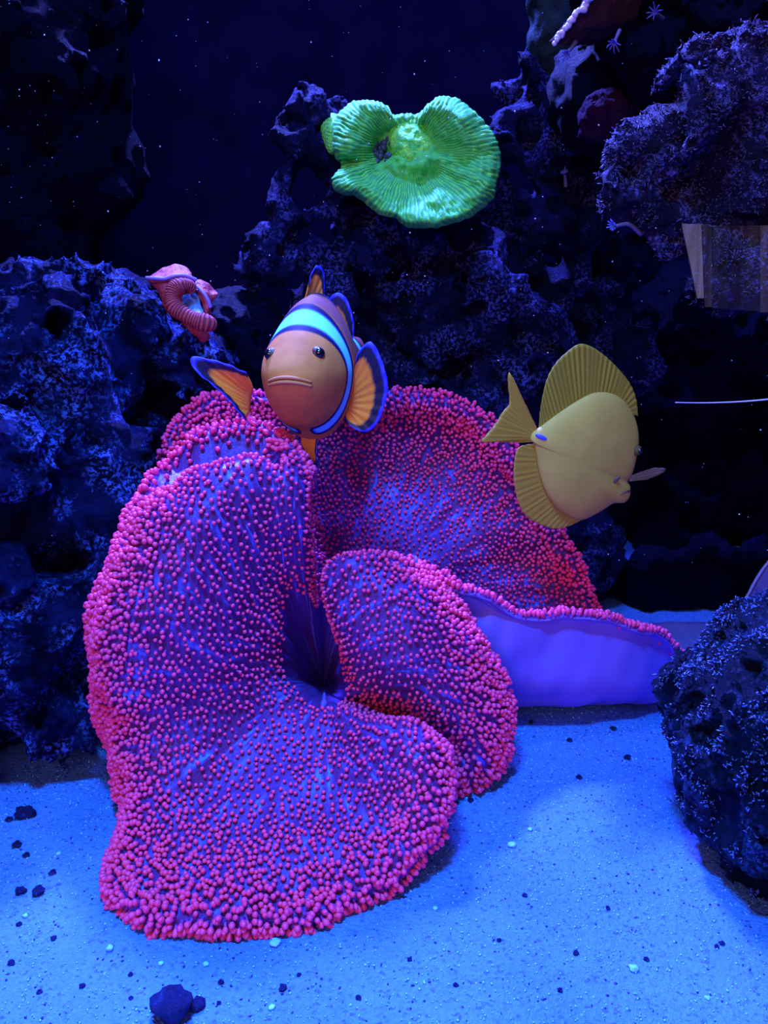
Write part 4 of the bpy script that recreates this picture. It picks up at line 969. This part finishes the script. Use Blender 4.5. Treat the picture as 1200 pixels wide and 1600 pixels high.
# violet sheets far right, one upright with a pale edge
vs = empty('violet_blades', P(1180, 1000, 50), 'flat violet sheet with a pale upright edge behind the black rock', 'coral')
M['vsheet'] = plain('violet_sheet', (0.10, 0.07, 0.30), 0.55, 0.3, c2=(0.13, 0.09, 0.34), scale=40)
sheet('lower_blade', [[P(940,976,50.5), P(1040,972,50.3), P(1110,971,50), P(1160,967,50), P(1240,962,49)],
                [P(940,1020,48.6), P(1040,1020,48.2), P(1120,1020,47.6), P(1180,1015,47.5), P(1250,1010,47)],
                [P(960,1045,47), P(1050,1055,46.4), P(1120,1075,45.2), P(1180,1075,45), P(1250,1070,44.6)]], M['vsheet'], vs, thick=0.25, nz=0.1)
sheet('upright_blade', [[P(1130,976,49.6), P(1150,956,49.4), P(1168,932,49.2), P(1182,906,49), P(1200,880,48.8), P(1230,850,48.6)],
                [P(1150,985,49.0), P(1170,975,48.8), P(1190,960,48.6), P(1205,945,48.4), P(1225,925,48.2), P(1250,900,48)],
                [P(1160,1000,48.4), P(1190,1000,48.2), P(1215,995,48), P(1235,985,47.8), P(1250,975,47.6), P(1270,960,47.4)]], M['vsheet'], vs, thick=0.25, nz=0.06)
v_, q_, t_ = tube(catmull(np.array([P(1128,977,49.5), P(1149,956,49.3), P(1167,932,49.1), P(1181,906,48.9), P(1199,880,48.7), P(1229,850,48.5)]), 6), 0.09, 8)
add('pale_edge', v_, q_, t_, mat=plain('pale_violet_edge', (0.32, 0.3, 0.62), 0.5), parent=vs)

# tan reflection on the front glass, built as see-through strips by the hanging rock
def reflection_material(top_):
    m, nt, b = mat_new('tan_reflection'); out = nt.nodes['Material Output']
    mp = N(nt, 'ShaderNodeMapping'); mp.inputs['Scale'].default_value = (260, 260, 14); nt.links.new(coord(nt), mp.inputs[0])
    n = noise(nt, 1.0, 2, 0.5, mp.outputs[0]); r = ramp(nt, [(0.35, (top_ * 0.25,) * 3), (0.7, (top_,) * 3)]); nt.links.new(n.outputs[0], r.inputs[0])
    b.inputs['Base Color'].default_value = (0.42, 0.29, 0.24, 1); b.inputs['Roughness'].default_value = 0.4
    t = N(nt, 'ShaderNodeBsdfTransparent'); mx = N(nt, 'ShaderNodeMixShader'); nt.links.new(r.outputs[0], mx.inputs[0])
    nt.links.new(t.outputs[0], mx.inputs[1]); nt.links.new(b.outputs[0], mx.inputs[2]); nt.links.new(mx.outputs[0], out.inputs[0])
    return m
sp_ = empty('glass_reflection', P(1140, 486, 39.4), 'tan strips standing in for a front glass reflection over the mauve rock', 'reflection')
msl = [reflection_material(0.5), reflection_material(0.06), reflection_material(0.03), reflection_material(0.03), reflection_material(0.04), reflection_material(0.14)]; ksl = 0
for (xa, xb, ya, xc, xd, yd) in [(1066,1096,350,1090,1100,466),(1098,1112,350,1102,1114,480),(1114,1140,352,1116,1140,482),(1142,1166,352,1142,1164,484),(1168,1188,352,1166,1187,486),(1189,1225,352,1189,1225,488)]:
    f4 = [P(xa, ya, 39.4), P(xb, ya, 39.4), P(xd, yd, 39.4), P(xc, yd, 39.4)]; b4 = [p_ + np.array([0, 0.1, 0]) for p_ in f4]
    add('reflection_strip', np.array(f4 + b4), [(0,3,2,1),(4,5,6,7),(0,1,5,4),(1,2,6,5),(2,3,7,6),(3,0,4,7)], mat=msl[ksl], parent=sp_, smooth=False); ksl += 1

# thin whisker
v_, q_, t_ = tube(catmull(np.array([P(1055,629,43), P(1100,629.5,43), P(1150,628,42.6), P(1200,624,42), P(1260,616,41)]), 8), np.linspace(0.022, 0.045, 33), 8)
o = add('feeler', v_, q_, t_, mat=plain('pale_feeler', (0.45, 0.48, 0.85), 0.4), loc=P(1260,616,41)); tag(o, 'thin pale feeler stretching in beside the yellow fish', 'feeler')

# ------------------------------------------------------------------ pebbles and grains on the sand
def on_sand(px, py):
    u = (px - 600.0) / FPX; v = (800.0 - py) / FPX
    d_ = np.array([u, math.cos(PITCH) + v * math.sin(PITCH), -math.sin(PITCH) + v * math.cos(PITCH)])
    p_ = CAM + d_ * (-CAM[2] / d_[2])
    for _ in range(4):
        z = float(sand_height(np.array([p_[0]]), np.array([p_[1]]))[0]); p_ = CAM + d_ * ((z - CAM[2]) / d_[2])
    return p_
def pebble(px, py, w, h_, label, group=None, mat=None, seed=0, rot=0.0, tall=0.7):
    p_ = on_sand(px, py); cm = p_[1] / (FPX * 0.82)
    v_, q_, t_ = ball((0, 0, 0), 1.0, 14, 9)
    n_ = perlin(v_ * 1.3 + seed * 7.1, seed) * 0.5 + perlin(v_ * 3.1 + seed, seed + 3) * 0.22
    v_ = v_ * (1 + n_)[:, None] * np.array([w * cm / 2, h_ * cm / 2 * 1.25, h_ * cm / 2 * tall])
    c_, s2 = math.cos(rot), math.sin(rot); v_ = v_ @ np.array([[c_, s2, 0], [-s2, c_, 0], [0, 0, 1]])
    v_[:, 2] -= v_[:, 2].min() + 0.02
    o = add('pebble', v_ + p_, q_, t_, mat=mat or M['pebble'], loc=p_); tag(o, label, 'pebble', group)
pebble(270, 1588, 62, 46, 'angular dark pebble with a spur, alone on the open sand before the anemone', seed=2, rot=0.2, tall=1.0)
pebble(308, 1574, 30, 20, 'small dark chip touching the angular dark pebble', seed=3, rot=0.5)
pebble(40, 1276, 30, 20, 'dark triangular pebble on the sand below the grey rock mound', seed=5)
for k, (x, y, w) in enumerate([(15,1282,11),(27,1322,14),(41,1338,11),(82,1365,10),(33,1395,16),(60,1396,20),(84,1467,10),(18,1506,11),(128,1542,10),(62,1550,9),(30,1445,9),(204,1523,8),(205,1560,8),
                               (442,1545,13),(345,1536,10),(467,1524,7),(342,1568,8),(1120,1480,8),(735,1252,9),(905,1216,9),(980,1185,10),(958,1140,9),(890,1158,8),(830,1130,8),(780,1470,8),(900,1490,9),(712,1540,9),(875,1548,9),(1010,1500,9),(1128,1475,9),(640,1500,8),(560,1560,9),(820,1400,8),(950,1420,8)]):
    wh = 'on the sand below the grey rock mound' if (x < 220 and y < 1480) else 'beside the smooth violet anemone underside' if (x > 700 and y < 1300) else 'on the open sand before the pink anemone rim' if x < 700 else 'on the open sand before the black rock'
    pebble(x, y, w, w * 0.75, 'tiny dark stone chip ' + wh, 'dark stone chips ' + wh, seed=10 + k, rot=k * 1.3)
for k, (x, y, w) in enumerate([(430,1476,17),(322,1508,10),(252,1506,9),(800,1322,13),(828,1297,8),(172,1484,13),(40,1432,9),(990,1515,15),(425,1576,11),(92,1335,8),(680,1420,8),(1105,1560,9)]):
    wh = 'on the open sand before the pink anemone rim' if x < 600 else 'on the open sand before the black rock'
    pebble(x, y, w, w * 0.7, 'tiny pale shell crumb ' + wh, 'pale shell crumbs ' + wh, mat=M['grain_pale'], seed=60 + k, rot=k * 0.9)
def grains(name, n, mat, rmin, rmax, seed):
    r_ = np.random.default_rng(seed)
    x = r_.uniform(-17, 19, n); y = r_.uniform(19.5, 48, n); z = sand_height(x, y) + 0.02
    rad_ = r_.uniform(rmin, rmax, n)
    octv = np.array([(1,0,0),(-1,0,0),(0,1,0),(0,-1,0),(0,0,1),(0,0,-1)], float); octf = np.array([(0,2,4),(2,1,4),(1,3,4),(3,0,4),(2,0,5),(1,2,5),(3,1,5),(0,3,5)])
    sc = r_.uniform(0.6, 1.4, (n, 1, 3)); a_ = r_.uniform(0, math.pi, n); R_ = np.zeros((n, 3, 3)); R_[:, 0, 0] = np.cos(a_); R_[:, 0, 1] = np.sin(a_); R_[:, 1, 0] = -np.sin(a_); R_[:, 1, 1] = np.cos(a_); R_[:, 2, 2] = 1
    v_ = np.einsum('nij,njk->nik', octv[None] * sc * rad_[:, None, None], R_) + np.stack([x, y, z], -1)[:, None]
    f_ = (octf[None] + 6 * np.arange(n)[:, None, None]).reshape(-1, 3)
    o = add(name, v_.reshape(-1, 3), None, f_, mat=mat, parent=floor); tag(o, kind='stuff')
grains('dark_sand_grains', 2600, M['grain_dark'], 0.02, 0.055, 1)
grains('pale_sand_grains', 9000, M['grain_pale'], 0.02, 0.05, 2)

# drifting specks in the water
bag = Bag(); r_ = np.random.default_rng(5)
for k in range(420):
    Y_ = r_.uniform(36, 58); x, y = r_.uniform(0, 1200), r_.uniform(0, 900) ** 1.0
    if 120 < x < 950 and y > 600: continue
    v_, q_, t_ = ball(P(x, y, Y_), 0.012 + 0.026 * r_.random() ** 3, 5, 4); bag.put(v_, q_, t_)
o = bag.add('drifting_specks', plain('pale_speck', (0.5, 0.6, 0.95), 0.5)); tag(o, 'fine pale specks drifting in the dark water', 'specks', kind='stuff')
